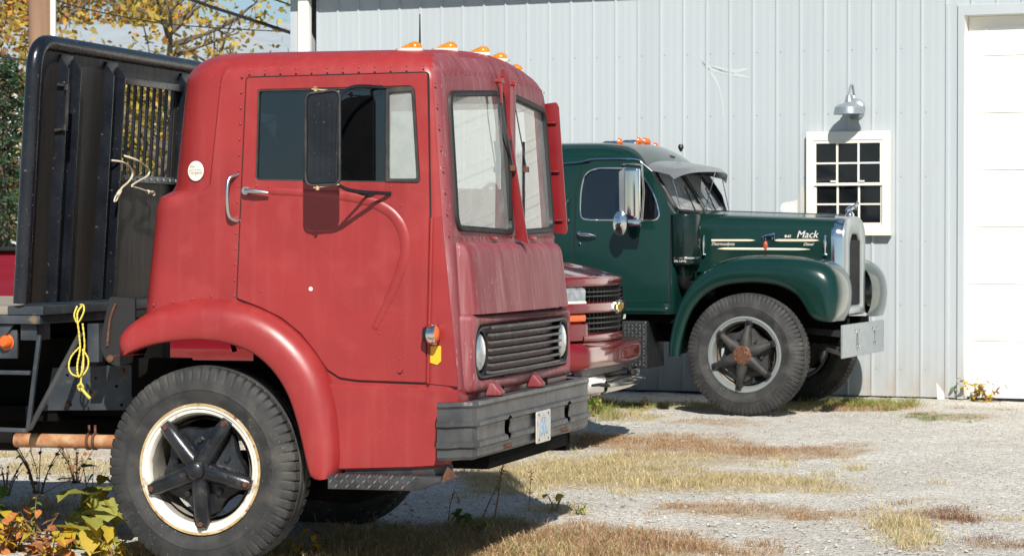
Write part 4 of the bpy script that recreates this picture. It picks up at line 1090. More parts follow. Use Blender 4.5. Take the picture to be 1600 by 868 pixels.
MB().tube([(-.02, -.62, 1.1), (-.10, -.62, 1.35)], .014, 8).build('cab_strut', underside, rt)

# ---------------------------------------------------------------- rope and cords hanging on the truck
def world(fr, p): return fr.o + Matrix.Rotation(-fr.yaw, 3, 'Z') @ Vector(p)
def hang(name, label, cat, base_px, yl, strands, r, m_, fr=RED):
    b_ = fr.sy(*base_px, yl); base = world(fr, (b_[0], yl, b_[1]))
    e = empty(name, base, -fr.yaw, label, cat)
    for nm, px, dys, rr in strands:
        pts = [fr.sy(*p, yl) for p in px]
        loc = [(p[0] - b_[0], d, p[1] - b_[1]) for p, d in zip(pts, dys)]
        dn = spl(loc, 14); mm = MB().tube(dn, [(rr or r) * (1 + .22 * math.sin(i * 1.9)) for i in range(len(dn))], 8); mm.build(nm, m_, e, sm=80)
    return e
hang('yellow_rope', 'yellow braided rope tied in a loop, hanging from the truck bed edge', 'rope', (124, 478), -1.235, [
    ('strand', [(118, 478), (116, 492), (120, 503), (126, 500), (131, 486), (129, 477), (122, 476)], [.02, 0, 0, -.01, 0, .01, .03], .0048),
    ('strand', [(126, 476), (122, 490), (124, 520), (125, 545), (122, 570), (124, 588), (131, 575), (130, 545)], [.03, -.01, -.005, 0, -.01, -.01, -.01, 0], .005),
    ('loop', [(126, 540), (113, 556), (109, 572), (114, 584), (126, 587), (135, 576), (136, 560), (128, 545)], [0, -.01, -.012, -.01, 0, .01, .012, .005], .0048),
    ('strand', [(129, 505), (131, 540), (127, 575), (126, 604)], [0, .008, .008, 0], .0048),
    ('knot', [(122, 603), (128, 599), (130, 606), (124, 609), (122, 604)], [0, -.01, 0, .01, 0], .0065),
    ('frayed_end', [(127, 606), (134, 614), (141, 622)], [0, -.005, 0], .008)], .006, rope_m)
for lab, px, dy in (('cream cord with looped end dangling left below the headboard bars', [(180, 250), (190, 253), (203, 262), (207, 273), (201, 284), (191, 293), (187, 300)], 0), ('cream cord bent back on itself below the headboard bars', [(205, 243), (210, 250), (224, 260), (230, 268), (226, 276), (210, 285), (203, 291), (215, 295), (229, 300)], .03)):
    xx = XB + .062 * (2.0 - ZB) + .07
    pts = []
    for i, p in enumerate(px):
        y, z = RED.sx(*p, xx); pts.append(Vector((xx + (.0 if 0 < i else -.06) + dy * .4, y, z)))
    base = pts[0].copy()
    e = empty('hanging_cord', world(RED, base), -RED.yaw, lab, 'cord', 'cords on the headboard')
    MB().tube([p - base for p in pts], .006, 8, sp=5).build('cord', cord_m, e)
    q = pts[-1] - base; d_ = (pts[-1] - pts[-2]).normalized()
    MB().tube([q - d_ * .01, q + d_ * .035], .012, 8).build('crimp', cord_m, e)
    s_ = Vector((0, d_.z, -d_.y)) * .012
    MB().tube([q + d_ * .03, q + d_ * .06 + s_, q + d_ * .09, q + d_ * .06 - s_, q + d_ * .03], .005, 6, sp=4).build('end_loop', cord_m, e)

# ================================================================ GREEN BONNETED TRUCK
GRN = Frame((2.354, 23.987, 0), R(19.5))
gt = GRN.root('bonneted_truck', 'vintage dark green bonneted truck parked against the grey wall', 'truck')
G = lambda pts, y=-1.0: GRN.SY(pts, y)
def ghw(z): return 1.02 - .055 * (z - .88)
def gxf(z): return -.66 if z < 1.70 else -.66 - (z - 1.70) * .66
def grr(z): return .16
lv = []
for z in (.86, .90, 1.2, 1.5, 1.62, 1.70): lv.append((z, -2.35 + .03 * (z - .86), gxf(z), ghw(z) + (.012 if z in (.90,) else 0), .22, .10, .05))
for z in (1.76, 1.9, 2.0, 2.10): lv.append((z, -2.33 + .05 * (z - 1.7), gxf(z), ghw(z), .24, .14, .06))
loops = [plan(*a) for a in lv]
z0 = 2.10
for k in range(1, 10):
    a = k / 9 * math.pi / 2; ins = .30 * (1 - math.cos(a)); z = z0 + .245 * math.sin(a)
    q = plan(z, -2.31 + ins, gxf(z0) - ins * .9 - .10 * math.sin(a), ghw(z0) - ins, .26, .16 + ins * .4, .06)
    loops.append([(x, y, zz + .03 * math.sin(a) * (1 - y * y)) for x, y, zz in q])
cx = -1.7
for s_ in (.8, .5, .2): loops.append([(cx + (x - cx) * s_, y * s_, z0 + .245 + .03 * (1 - (y * s_) ** 2) + .01 * (1 - s_)) for x, y, zz in q])
body = MB(); n_ = len(loops[0])
body.loft(loops, cap0=False, cap1=True)
inner = [[(cx + (x - cx) * .975, y * .972, z - (.03 if z > 2.13 else 0)) for x, y, z in L] for L in loops]
o0 = len(body.v)
body.loft([list(reversed(L)) for L in inner], cap0=False, cap1=True)
body.f += [(k, (k + 1) % n_, o0 + n_ - 1 - (k + 1) % n_, o0 + n_ - 1 - k) for k in range(n_)]
gcab = body.build('cab_shell', green, gt, sm=40)
gwin = spl(G([(910, 290), (916, 272), (932, 264), (960, 263), (986, 264), (999, 271), (1012, 288), (1023, 308), (1029, 328), (1029, 338), (1021, 343), (990, 343), (950, 343), (917, 342), (909, 335), (908, 312)], -.97), 4, True)
gws = [rnd([(s_ * .80, 1.76), (s_ * .04, 1.75), (s_ * .04, 2.12), (s_ * .74, 2.10)], .05, 4) for s_ in (-1, 1)]
cut(gcab, [MB().prism(gwin, 'y', -1.3, -.8), MB().prism(gwin, 'y', .8, 1.3)] + [MB().prism(w_, 'x', -1.3, -.5) for w_ in gws] + [MB().prism(rrect(-.5, .5, 1.75, 2.05, .08), 'x', -2.6, -2.1)], 40)
gdo = rnd(G([(899, 300), (906, 266), (925, 251), (992, 251), (1016, 268), (1036, 300), (1046, 335), (1047, 440), (1047, 472), (898, 474), (898, 400)], -.985), [.05, .08, .08, .06, .06, .06, .05, 0, .02, .04, 0], 4)
gw = lambda x, y, z: (x, y + (1.0 - ghw(z)) * (1 if y < 0 else -1), z)
for side in (-1, 1):
    fx = (lambda m: m) if side < 0 else mirror_y
    fx(MB().plate(offset(gdo, -.008), [gwin], 'y', -1.0035, -.99, .001, gw)).build('door_gap_shade', blk, gt, sm=20)  # black sheet stands in for the shade in the door seam
    d = fx(MB().plate(gdo, [offset(gwin, -.006)], 'y', -1.012, -1.002, .005, gw)).build('door', green, gt, sm=30)
    fx(MB().plate(offset(gwin, -.010), [offset(gwin, .003)], 'y', -1.018, -.98, .004, gw)).build('window_trim', chrome, d, sm=40)
    fx(MB().plate(offset(gwin, .004), [], 'y', -.992, -.988, .001, gw)).build('window_glass', glass_side, d, sm=0)
    vx = G([(994, 300)])[0][0]
    fx(MB().box(vx - .008, vx + .008, -.968, -.955, 1.70, 2.09)).build('vent_bar', chrome, d, bevel=.002)
    h = G([(902, 362), (916, 366), (932, 368)], -1.02)
    m = MB().tube([(h[0][0], -1.01, h[0][1]), (h[0][0] + .03, -1.035, h[1][1] + .004), (h[1][0], -1.04, h[1][1]), (h[2][0], -1.03, h[2][1])], [.012, .018, .019, .008], 10, sp=3)
    fx(m).build('door_handle', chrome, d)
    q = G([(905, 381)], -1.01)[0]; fx(MB().lathe([(0, -.012), (.01, -.012), (.014, 0), (.014, .01)], c=(q[0], -1.0, q[1]), n=12)).build('door_lock', chrome, d)
    h = G([(886, 312), (884, 320), (884, 336), (887, 346)], -1.02)
    fx(MB().tube([(h[0][0], -.975, h[0][1]), (h[1][0], -1.02, h[1][1]), (h[2][0], -1.02, h[2][1]), (h[3][0], -.985, h[3][1])], [.012, .008, .008, .012], 8, sp=3)).build('grab_handle', chrome, gt)
    # drip rail over the door
    dr = G([(868, 256), (900, 254), (930, 249), (990, 249), (1003, 256), (1018, 268)], -.98)
    fx(MB().tube([(a, -ghw(c) - .004, c) for a, c in dr], .010, 8, sp=4)).build('drip_rail', chrome if side < 0 else green, gt)
    fx(MB().tube([(-2.3, -1.022, .895), (-.70, -1.022, .895)], .02, 8)).build('sill_bead', green, gt)
# windscreen glass, pillars, rubber
for w_, s_ in zip(gws, (-1, 1)):
    def wf(x, y, z): return (x + gxf(z) + .05 * (1 - y * y), y, z)
    MB().plate(densify(offset(w_, -.01), .08), [densify(offset(w_, .012), .08)], 'x', .014, -.03, .005, wf).build('windscreen_rubber', rubber_dk, gt, sm=50)
    ys_ = [p[0] for p in w_]; a, b_ = min(ys_), max(ys_)
    MB().grid(lambda u, v: wf(-.004, a + (b_ - a) * u, 1.75 + .36 * v), 8, 4).build('windscreen', glass_front, gt)
# sun visor over the windscreen: two dark wings meeting in the middle
def visor(u, v):
    y = -.88 + 1.76 * u; s_ = abs(y) / .88
    x0 = -1.00 - .12 * s_ ** 2; d = .50 - .07 * s_
    return (x0 + d * v, y, 2.215 - .03 * s_ ** 2 * 1 - .075 * v ** 1.5 - .05 * s_ ** 6 - (.03 if v > .99 else 0))
vis = MB().grid(visor, 28, 10).build('sun_visor', mat('visor_metal', (.30, .31, .32), (.34, .35, .36), .3, metal=.6, scale=4), gt, solid=.004)
for y in (-.86, .86, 0): MB().tube([visor((y + .88) / 1.76, .9), (gxf(1.76) + .05, y * .95, 1.78)], .005, 6).build('visor_stay', chrome, vis)
for y in (-.89, .89): MB().box(-1.12, -.98, y - .006, y + .006, 2.10, 2.19).build('visor_bracket', chrome, vis, bevel=.01)
for y in (-.35, .35):
    a = Vector((gxf(1.76) + .055, y, 1.76)); MB().bar(a, (gxf(1.98) + .07, y + .1, 1.98), .008, .008).build('wiper', blk, gt)
# roof marker lamps
for y in (-.56, -.14, 0.0, .14, .56):
    zz = 2.372 - .09 * max(0, abs(y) - .3); xx = -1.26 - .12 * abs(y)
    b0 = MB().lathe([(0, -.02), (.055, -.02), (.05, .01), (.03, .03), (0, .035)], axis='z', n=16); b0.v = [(xx - .04 + x * 1.9, y + yy * .75, zz + z) for x, yy, z in b0.v]
    ml = b0.build('roof_lamp', chrome, gt)
    MB().lathe([(0, .04), (.02, .036), (.033, .02), (.036, .0)], c=(xx + .03, y, zz + .022), axis='x', n=16).build('roof_lamp_lens', redor, ml)
MB().lathe([(0, .05), (.02, .045), (.028, .02), (.02, 0), (.008, -.02)], c=(-.98, .35, 2.33), axis='z', n=12).build('roof_horn', blk, gt)

# hood
def hsec(x):
    t = (x + .70) / 1.34; t = max(0, min(1, t))
    hw = .56 - .14 * t; zt = 1.765 - .045 * t; zs = 1.585
    p = [(-hw, 1.22), (-hw, 1.40), (-hw + .004, zs - .02)]
    for k in range(0, 9):
        a = k / 8 * math.pi / 2; p.append((-hw + .008 + (.20) * (1 - math.cos(a)), zs + (zt - .025 - zs) * math.sin(a)))
    p += [(-hw * .3, zt - .004), (0, zt)]
    p += [(-y, z) for y, z in reversed(p[:-1])]
    return [(x, y, z) for y, z in p]
MB().loft([hsec(x) for x in (-.72, -.5, -.2, .1, .35, .55, .618)], False, False, closed=False).build('hood', green, gt, sm=60, solid=.004)
m = MB().tube([(x, 0, 1.767 - .045 * (x + .7) / 1.34) for x in (-.66, 0, .6)], .006, 6); m.build('hood_hinge', chrome, gt)
hy = lambda x: -(.56 - .14 * max(0, min(1, (x + .70) / 1.34))) - .003
MB().box(-.95, .55, -.50, .50, .62, 1.24).build('engine_bay', underside, gt, sm=0)
# cowl filling between hood and cab
MB().prism(rnd([(-.74, -.64), (-.58, -.57), (-.58, .57), (-.74, .64)], .05, 3), 'z', 1.0, 1.70).build('cowl', green, gt, sm=40)
# hood side trim and lettering
def onhood(px, py):
    y = -.5
    for _ in range(4): x, z = GRN.sy(px, py, y); y = hy(x)
    return x, y, z
def spear(p, q, h, ends):
    A, B = onhood(*p), onhood(*q); m = MB(); nn = 14; rows = []
    for k in range(nn + 1):
        t = k / nn; x = A[0] + (B[0] - A[0]) * t; z = A[2] + (B[2] - A[2]) * t; e = h * min(1, (t / .06 if ends[0] else 9), ((1 - t) / .1 if ends[1] else 9)) + .001
        rows.append([(x, hy(x) - .002, z - e), (x, hy(x) - .008, z - e * .5), (x, hy(x) - .008, z + e * .5), (x, hy(x) - .002, z + e)])
    return m.loft(rows)
for p, q, h, e in (((1112, 375.5), (1180, 375.5), .0085, (0, 1)), ((1121, 388.5), (1266, 389.5), .0095, (1, 1)), ((1210, 375.5), (1280, 375.5), .0095, (1, 1))):
    spear(p, q, h, e).build('hood_spear', cream, gt, sm=60)
def script(txt, px, py, size, m_, sh=.35, b_=0.0):
    x, y, z = onhood(px, py)
    lettering('hood_script', txt, size, m_, gt, Matrix.Translation((0, -.004, 0)) @ faceM((x, y, z), 'y') @ Matrix.Rotation(math.atan(.14 / 1.34), 4, 'Y'), .002, sh, b_)
script('Mack', 1261, 366.5, .088, whiteplastic, .3, 0)
script('Thermodyne', 1129, 381, .040, whiteplastic, .4)
script('Diesel', 1263, 381.5, .034, whiteplastic, .4)
script('B-61', 1231, 369, .030, whiteplastic, .2, .001)
# little cast animal over a red enamel badge
x, y, z = onhood(1196, 384)
bd_ = MB().lathe([(0, -.014), (.012, -.013), (.02, -.006), (.022, .0)], n=16); bd_.v = [(x + a, y + b_, z + c * 2.1) for a, b_, c in bd_.v]
bd_ = bd_.build('side_badge', mat('badge_red', (.45, .07, .03), (.30, .08, .05), .3, scale=50), gt)
x, y, z = onhood(1201, 369)
m = MB().tube([(x - .055, y - .012, z - .012), (x - .02, y - .015, z + .004), (x + .03, y - .015, z + .01), (x + .06, y - .015, z + .022)], [.011, .016, .018, .015], 8)
for dx in (-.05, -.03, .03, .05): m.tube([(x + dx, y - .012, z), (x + dx + .005, y - .012, z - .032)], .006, 6)
m.build('badge_casting', chrome, bd_)
# hood latches
for px in (1100, 1290):
    for dz in (0,):
        x, y, z = onhood(px, 385)
        m = MB().tube([(x, y - .015, z + .085), (x, y - .02, z + .04), (x, y - .02, z - .05), (x, y - .015, z - .075)], [.012, .016, .010, .02], 8, sp=3)
        m.lathe([(0, .1), (.012, .098), (.014, .085), (0, .075)], c=(x, y - .015, z), axis='z', n=10)
        m.build('hood_latch', chrome, gt)
# radiator shell, core, ornament
def shell(x, k):
    p = [(-.43 * k, .84), (-.43 * k, 1.52)]
    for j in range(1, 9):
        a = j / 8 * math.pi / 2; p.append((-.43 * k + .26 * k * (1 - math.cos(a)), 1.52 + .195 * k * math.sin(a)))
    p += [(0, 1.525 + .195 * k)]
    p += [(-y, z) for y, z in reversed(p[:-1])]
    return p
outer_ = shell(0, 1.0); inner_ = shell(0, 1.0)
opening = rnd([(-.235, .93), (.235, .93), (.235, 1.47), (.13, 1.55), (-.13, 1.55), (-.235, 1.47)], [.02, .02, .06, .05, .05, .06], 4)
MB().loft([[(x, y * k, z if z < 1 else z - (1 - k) * .25) for y, z in shell(0, 1.0)] for x, k in ((.60, 1.015), (.622, 1.015), (.66, 1.0), (.70, .965))], False, False, closed=False).build('radiator_side', chrome, gt, sm=50)
rs = MB().plate([(y * .968, z if z < 1 else z - .008) for y, z in shell(0, 1)], [opening], 'x', .725, .64, .02).build('radiator_shell', silver, gt, sm=50)
MB().plate(opening, [], 'x', .70, .69, .001).build('radiator_core', underside, rs, sm=20)
for k in range(13): MB().box(.7005, .715, -.225 + k * .036, -.218 + k * .036, .935, 1.50).build('grille_bar', gloss_dark, rs, sm=0)
om = MB().lathe([(0, .03), (.02, .028), (.035, .01), (.04, 0), (.04, -.02)], c=(.67, 0, 1.725), axis='z', n=20)
om.tube([(.64, 0, 1.75), (.66, 0, 1.775), (.70, 0, 1.79), (.725, 0, 1.805)], [.014, .020, .021, .018], 8, sp=3)
om.tube([(.715, 0, 1.80), (.74, 0, 1.825), (.752, 0, 1.818)], [.014, .02, .012], 8)
for yy in (-.012, .012): om.tube([(.645, yy, 1.77), (.65, yy, 1.735)], .008, 6); om.tube([(.715, yy, 1.80), (.728, yy, 1.765)], .007, 6)
om.build('hood_ornament', chrome, gt)

# front wings
def gfender():
    fo = [(1041, 556), (1043, 528), (1050, 496), (1062, 465), (1080, 437), (1105, 415), (1140, 403), (1180, 400), (1225, 401), (1265, 405), (1292, 414), (1307, 432), (1312, 458), (1309, 485), (1302, 502)]
    fi = [(1062, 556), (1065, 535), (1073, 505), (1085, 480), (1103, 460), (1128, 447), (1160, 442), (1190, 442), (1220, 447), (1243, 459), (1256, 475), (1264, 490), (1274, 499), (1286, 502), (1296, 503)]
    O, I = G(fo, -1.05), G(fi, -1.05); O, I = spl(O, 4), spl(I, 4)
    prof = [(1.0, -1.03, 0), (1.0, -1.06, 0), (.93, -1.075, 0), (.75, -1.088, 0), (.5, -1.088, 0), (.28, -1.07, 0), (.12, -1.03, 0), (.03, -.97, 0), (0, -.90, 0), (0, -.72, .012), (0, -.58, .0), (0, -.42, -.03)]
    rows = []
    N = len(O)
    for k in range(N):
        t = k / (N - 1)
        c = (-.02, .95)
        r_ = []
        for u, y, b_ in prof:
            x, z = O[k][0] + (I[k][0] - O[k][0]) * u, O[k][1] + (I[k][1] - O[k][1]) * u
            dx, dz = x - c[0], z - c[1]; L = math.hypot(dx, dz)
            r_.append((x + dx / L * b_, y, z + dz / L * b_))
        rows.append(r_)
    return rows
rows = gfender()
for side in (-1, 1):
    m = MB().loft(rows, False, False, closed=False)
    (m if side < 0 else mirror_y(m)).build('front_wing', green, gt, sm=70, solid=.004)
    yy = side * .76
    nose = MB().lathe([(.155, -.09), (.165, -.03), (.15, .005), (.128, .018), (.12, .012), (.12, -.02)], c=(.765, yy, 1.06), axis='x', n=36)
    hl = nose.build('headlight', green if side < 0 else silver, gt)
    MB().lathe([(0, .035), (.05, .03), (.09, .018), (.12, -.004)], c=(.765, yy, 1.06), axis='x', n=32).build('headlight_lens', lampglass, hl)
    MB().lathe([(0, .02), (.03, .015), (.042, 0), (.045, -.05)], c=(.765, yy, .885), axis='x', n=20).build('indicator', chrome, gt)
# bumper plate with slots
gb = rrect(-.87, .87, .49, .775, .01, 2)
slots_ = [rrect(y - .04, y + .04, .53, .69, .03, 4) for y in (-.27, .45)]
bo = MB().plate(gb, slots_, 'x', .80, .785, .003).build('bumper', galv, gt, sm=30)
m = MB(); m.domes([(.80, y + dy, z) for y in (-.27, .45) for dy, z in ((-.09, .71), (.09, .71), (-.04, .58), (.04, .58))], (1, 0, 0), .014, .012); m.build('bumper_bolts', chrome, bo)['kind'] = 'stuff'
for y in (-.84, -.45, .45):
    m = MB(); m.bar((.45, y * .8, .72), (.78, y, .70), .05, .05); m.bar((.5, y * .8, .60), (.78, y, .53), .03, .03)
    m.build('bumper_bracket', dusty_black, bo)
# air cleaner canister
q = G([(1070, 370)], -.86)[0]
ac = MB().lathe([(0, 1.735), (.10, 1.732), (.13, 1.72), (.136, 1.70), (.136, 1.315), (.128, 1.29), (.08, 1.26), (.05, 1.18), (0, 1.18)], c=(q[0], -.86, 0), axis='z', n=36).build('air_cleaner', cleaner_m, gt, sm=40)
MB().lathe([(.1365, 1.335), (.142, 1.338), (.142, 1.352), (.1365, 1.355)], c=(q[0], -.86, 0), axis='z', n=36).build('cleaner_band', chrome, ac)
MB().tube([(q[0], -.86, 1.2), (q[0], -.8, 1.1), (q[0] + .15, -.55, 1.05)], .06, 10, sp=4).build('air_hose', blk, ac)
lettering('cleaner_text', 'OIL LEVEL', .026, whiteplastic, ac, faceM((q[0], -.9975, 1.318), 'y'), .0005)
MB().box(-.70, -.55, -.62, -.5, 1.28, 1.34).build('cleaner_bracket', green, ac, bevel=.005)
# mirrors
MY = -1.20
mo = rnd(G([(976, 262), (999, 262), (1000, 344), (981, 346), (976, 335)], MY), [.03, .03, .03, .03, .02], 5)
mi = MB().plate(mo, [], 'y', MY - .02, MY + .03, .016).build('mirror', chrome, gt, sm=60)
mo2 = rnd(G([(967, 268), (976, 262), (976, 342), (968, 338)], MY + .03), .015, 3)
MB().plate(mo2, [], 'y', MY + .025, MY + .035, .003).build('mirror_edge', dullchrome, mi)
q = G([(969, 347)], MY)[0]
b0 = MB().lathe([(0, -.028), (.04, -.024), (.072, -.008), (.076, .004), (.06, .012), (0, .014)], n=28); b0.v = [(q[0] + a * .85, MY + b_ * 1.3, q[1] - .01 + c * 1.5) for a, b_, c in b0.v]; b0.build('round_mirror', chrome, gt)
pt = [G([a], MY)[0] for a in ((958, 256), (985, 256), (1003, 258), (1006, 300), (1003, 345), (985, 352))]
MB().tube([(pt[0][0], -.96, pt[0][1]), (pt[1][0], -1.12, pt[1][1]), (pt[2][0], MY, pt[2][1]), (pt[3][0], MY, pt[3][1]), (pt[4][0], MY, pt[4][1]), (pt[5][0], -1.1, pt[5][1]), (pt[5][0] - .02, -1.0, pt[5][1])], .009, 8).build('mirror_arm', chrome, gt)
MB().box(pt[5][0] - .02, pt[5][0] + .10, MY - .02, MY + .02, pt[5][1] - .01, pt[5][1] + .05).build('mirror_clamp', chrome, gt, bevel=.008)
# fuel tank step box
tk = MB().box(-1.75, -.90, -1.0, -.45, .385, .80).build('fuel_tank', mat('tank_black', (.030, .033, .036), (.045, .047, .05), .35, metal=.4, scale=8), gt, bevel=.02, segs=3)
m = MB()
for r_ in range(12):
    for q in range(24):
        xx = -.93 - q * .034; zz = .42 + r_ * .031; d = .012 * (1 if (q + r_) % 2 else -1)
        m.add([(xx - .010, -1.0003, zz - d), (xx, -1.004, zz - .005), (xx + .010, -1.0003, zz + d), (xx, -1.004, zz + .005)], [(0, 1, 2, 3)])
o = m.build('tread_lozenges', dullchrome, tk, sm=0); o['kind'] = 'stuff'
MB().lathe([(0, .05), (.045, .05), (.05, .04), (.05, 0)], c=(-1.08, -.8, .80), axis='z', n=16).build('filler_cap', rimgold, tk)
for y in (-.4, .4): MB().box(-6.5, .75, y - .04, y + .04, .60, .82).build('frame_rail', underside, gt, sm=0)
MB().box(-2.3, -.62, -.9, .9, .78, .87).build('cab_floor', underside, gt, sm=0)
for y, c_ in ((-.45, seat_dk), (.45, seat_dk)):
    MB().prism([(-1.85, 1.3), (-1.4, 1.3), (-1.4, 1.42), (-1.75, 1.45), (-1.82, 1.95), (-1.92, 1.95)], 'y', y - .35, y + .35).build('seat', c_, gt, bevel=.04)
sw_ = [(-.98 + .10 * math.sin(a), .45 + .22 * math.cos(a), 1.70 + .18 * math.sin(a)) for a in [2 * math.pi * k / 20 for k in range(21)]]
MB().tube(sw_, .014, 8).tube([(-.98, .45, 1.70), (-.8, .45, 1.4)], .02, 8).build('steering_wheel', blk, gt)
wheel(gt, 'wheel', (0.0, -.965, .522), GW, rubber, R(81), steer=R(-3))
wheel(gt, 'wheel', (0.0, .965, .522), GW, rubber, R(51), steer=R(-3), flip=True)
MB().tube([(0, -.85, .48), (0, .85, .48)], .055, 10).build('front_axle', underside, gt)
for x in (-4.3, -5.6):
    for y, fl in ((-.95, False), (.95, True)): wheel(gt, 'wheel', (x, y, .522), GW, rubber, R(20), flip=fl)
    MB().tube([(x, -.85, .52), (x, .85, .52)], .08, 10).build('rear_axle', underside, gt)

# ================================================================ RED PICKUP between the two trucks
PK = Frame((.788, 20.3, -.055), R(15.5))
pt_ = PK.root('pickup_truck', 'modern glossy dark red pickup with black grille, parked between the two trucks', 'truck')
def ff(y): return -.27 * abs(y) ** 2.3 - (.25 * ((abs(y) - .85) / .17) ** 2 if abs(y) > .85 else 0)
def fb(y): return .03 - .05 * abs(y) ** 2 - (.20 * ((abs(y) - .82) / .2) ** 2 if abs(y) > .82 else 0)
def strip(z0, z1, y0, y1, off, f=ff, rr=.02, nz=8, ny=28, depth=.12, dz=None):
    def fn(u, v):
        y = y0 + (y1 - y0) * u; h = z1 - z0; d = min(v, 1 - v) * h
        z = z0 + h * v + (dz(y) if dz else 0)
        return (f(y) + off - rr * (1 - edge(d, rr)), y, z)
    m = MB().grid(fn, ny, nz)
    k = len(m.v); nu = ny + 1
    for v_ in (0, 1):
        row = [i + (nz * nu if v_ else 0) for i in range(nu)]
        o = len(m.v); m.v += [(m.v[i][0] - depth, m.v[i][1], m.v[i][2]) for i in row]
        m.f += [(row[i], row[i + 1], o + i + 1, o + i) for i in range(ny)]
    return m
# front clip, cab sides, bed sides
def sect(x, top, hw=1.01, tuck=.0):
    p = [(.90, .50), (.97, .58), (1.005, .75), (1.015, .95), (1.005, 1.12), (.985, 1.20), (.955, top - .03), (.93, top)]
    p = [(y * hw / 1.015 - tuck, z) for y, z in p]
    return [(x, -y, z) for y, z in p] + [(x, y, z) for y, z in reversed(p)]
fr_ = MB().loft([sect(-.30, 1.27, .985, .02), sect(-.5, 1.30), sect(-1.0, 1.335), sect(-1.65, 1.36)]).build('front_body', pickred, pt_, sm=40)
cb_ = MB().loft([sect(-1.652, 1.37), sect(-3.0, 1.40), sect(-3.85, 1.42)]).build('cab_body', pickred, pt_, sm=40)
bd2 = MB().loft([sect(-3.90, 1.475), sect(-4.9, 1.475), sect(-5.78, 1.475, 1.0)]).build('bed', pickred, pt_, sm=40)
arch = lambda x: [MB().prism(circ(x, .42, .47, 32), 'y', -1.2, -.55), MB().prism(circ(x, .42, .47, 32), 'y', .55, 1.2)]
cut(fr_, arch(-.98)); cut(bd2, arch(-4.62))
for s_ in (-1, 1):
    MB().box(-5.78, -3.9, s_ * .94 - .05, s_ * .94 + .05, 1.473, 1.50).build('bed_rail_cap', blk, pt_, bevel=.008)
# cab greenhouse
gh2 = MB().loft([[(x, y, z) for x, y in rnd([(xr, -hw), (xf, -hw), (xf, hw), (xr, hw)], .12, 5)] for z, xr, xf, hw in ((1.40, -3.84, -1.66, .93), (1.6, -3.80, -1.98, .88), (1.78, -3.74, -2.28, .82), (1.84, -3.62, -2.5, .76), (1.86, -3.4, -2.7, .6))]).build('cab_roof', pickred, pt_, sm=50)
for s_ in (-1, 1):
    MB().prism([(-2.05, 1.44), (-3.7, 1.44), (-3.65, 1.72), (-2.4, 1.72)], 'y', s_ * .875, s_ * .925).build('side_window', panem, pt_, bevel=.01)
MB().loft([[(-1.72, -.8, 1.44), (-1.72, .8, 1.44)], [(-2.28, -.72, 1.77), (-2.28, .72, 1.77)]], False, False, closed=False).build('windscreen', panem, pt_, solid=.01)
# hood
def hood(u, v):
    y = -.93 + 1.86 * u; t = v
    x = (ff(y) - .045) * (1 - t) + (-1.62) * t
    a = abs(y) / .93
    z = 1.285 + .115 * (1 - (1 - min(1, t * 1.6)) ** 2.2) * (1 - .35 * a ** 3) - .03 * a ** 4 + .018 * (1 if .28 < a < .78 else 0) * min(1, t * 4)
    return (x, y, z)
MB().grid(hood, 44, 24).build('hood', pickred, pt_, sm=60, solid=.01)
# front bands from the top down
strip(1.205, 1.288, -.93, .93, -.015, rr=.03).build('hood_lip', pickred, pt_)
strip(.80, 1.21, -.93, .93, -.075, depth=.2).build('grille_backing', gloss_dark, pt_)
gb1 = strip(1.012, 1.098, -.88, .88, .012, rr=.025).build('grille_crossbar', pickred, pt_)
for z in (1.14, 1.172): strip(z - .006, z + .006, -.60, .60, -.02, rr=.005, nz=4).build('grille_bar', gloss_dark, pt_)
for z in (.90, .942, .98): strip(z - .008, z + .008, -.58, .58, -.02, rr=.006, nz=4).build('grille_bar', gloss_dark, pt_)
for k in range(17):
    y = -.56 + k * .07
    MB().box(ff(y) - .07, ff(y) - .035, y - .006, y + .006, .87, 1.20).build('grille_vane', gloss_dark, pt_, sm=0)
for s_ in (-1, 1):
    a, b_ = (.60, .93)
    y0, y1 = (s_ * a, s_ * b_) if s_ > 0 else (s_ * b_, s_ * a)
    hl = strip(1.085, 1.205, y0, y1, -.008, rr=.02, ny=12).build('headlight', mat('headlamp_clear', (.55, .58, .60), (.30, .33, .36), .08, metal=.5, scale=14, coat=1) if s_ < 0 else MAT['headlamp_clear'], pt_)
    strip(1.082, 1.108, y0, y1, .0, rr=.008, ny=12, nz=4).build('headlight_strip', whiteplastic, hl)
    strip(.955, 1.012, s_ * .60 if s_ > 0 else -.9, .9 if s_ > 0 else -.60, -.006, rr=.012, ny=12).build('indicator', redor, pt_)
    strip(.80, .955, s_ * .56 if s_ > 0 else -.93, .93 if s_ > 0 else -.56, -.012, rr=.03, ny=12).build('corner_panel', pickred, pt_)
# emblem: a slanted gold cross
ex_ = ff(0) + .016
em = [(-.11, .022), (-.045, .022), (-.038, .045), (.056, .045), (.049, .022), (.115, .022), (.100, -.022), (.04, -.022), (.034, -.045), (-.058, -.045), (-.052, -.022), (-.125, -.022)]
eb = MB().plate([(y * 1.1, z * 1.1 + 1.055) for y, z in em], [], 'x', ex_ + .014, ex_ - .01, .004).build('emblem_frame', chrome, pt_)
MB().plate([(y * .86, z * .80 + 1.055) for y, z in em], [], 'x', ex_ + .018, ex_ + .0, .003).build('emblem', gold, eb)
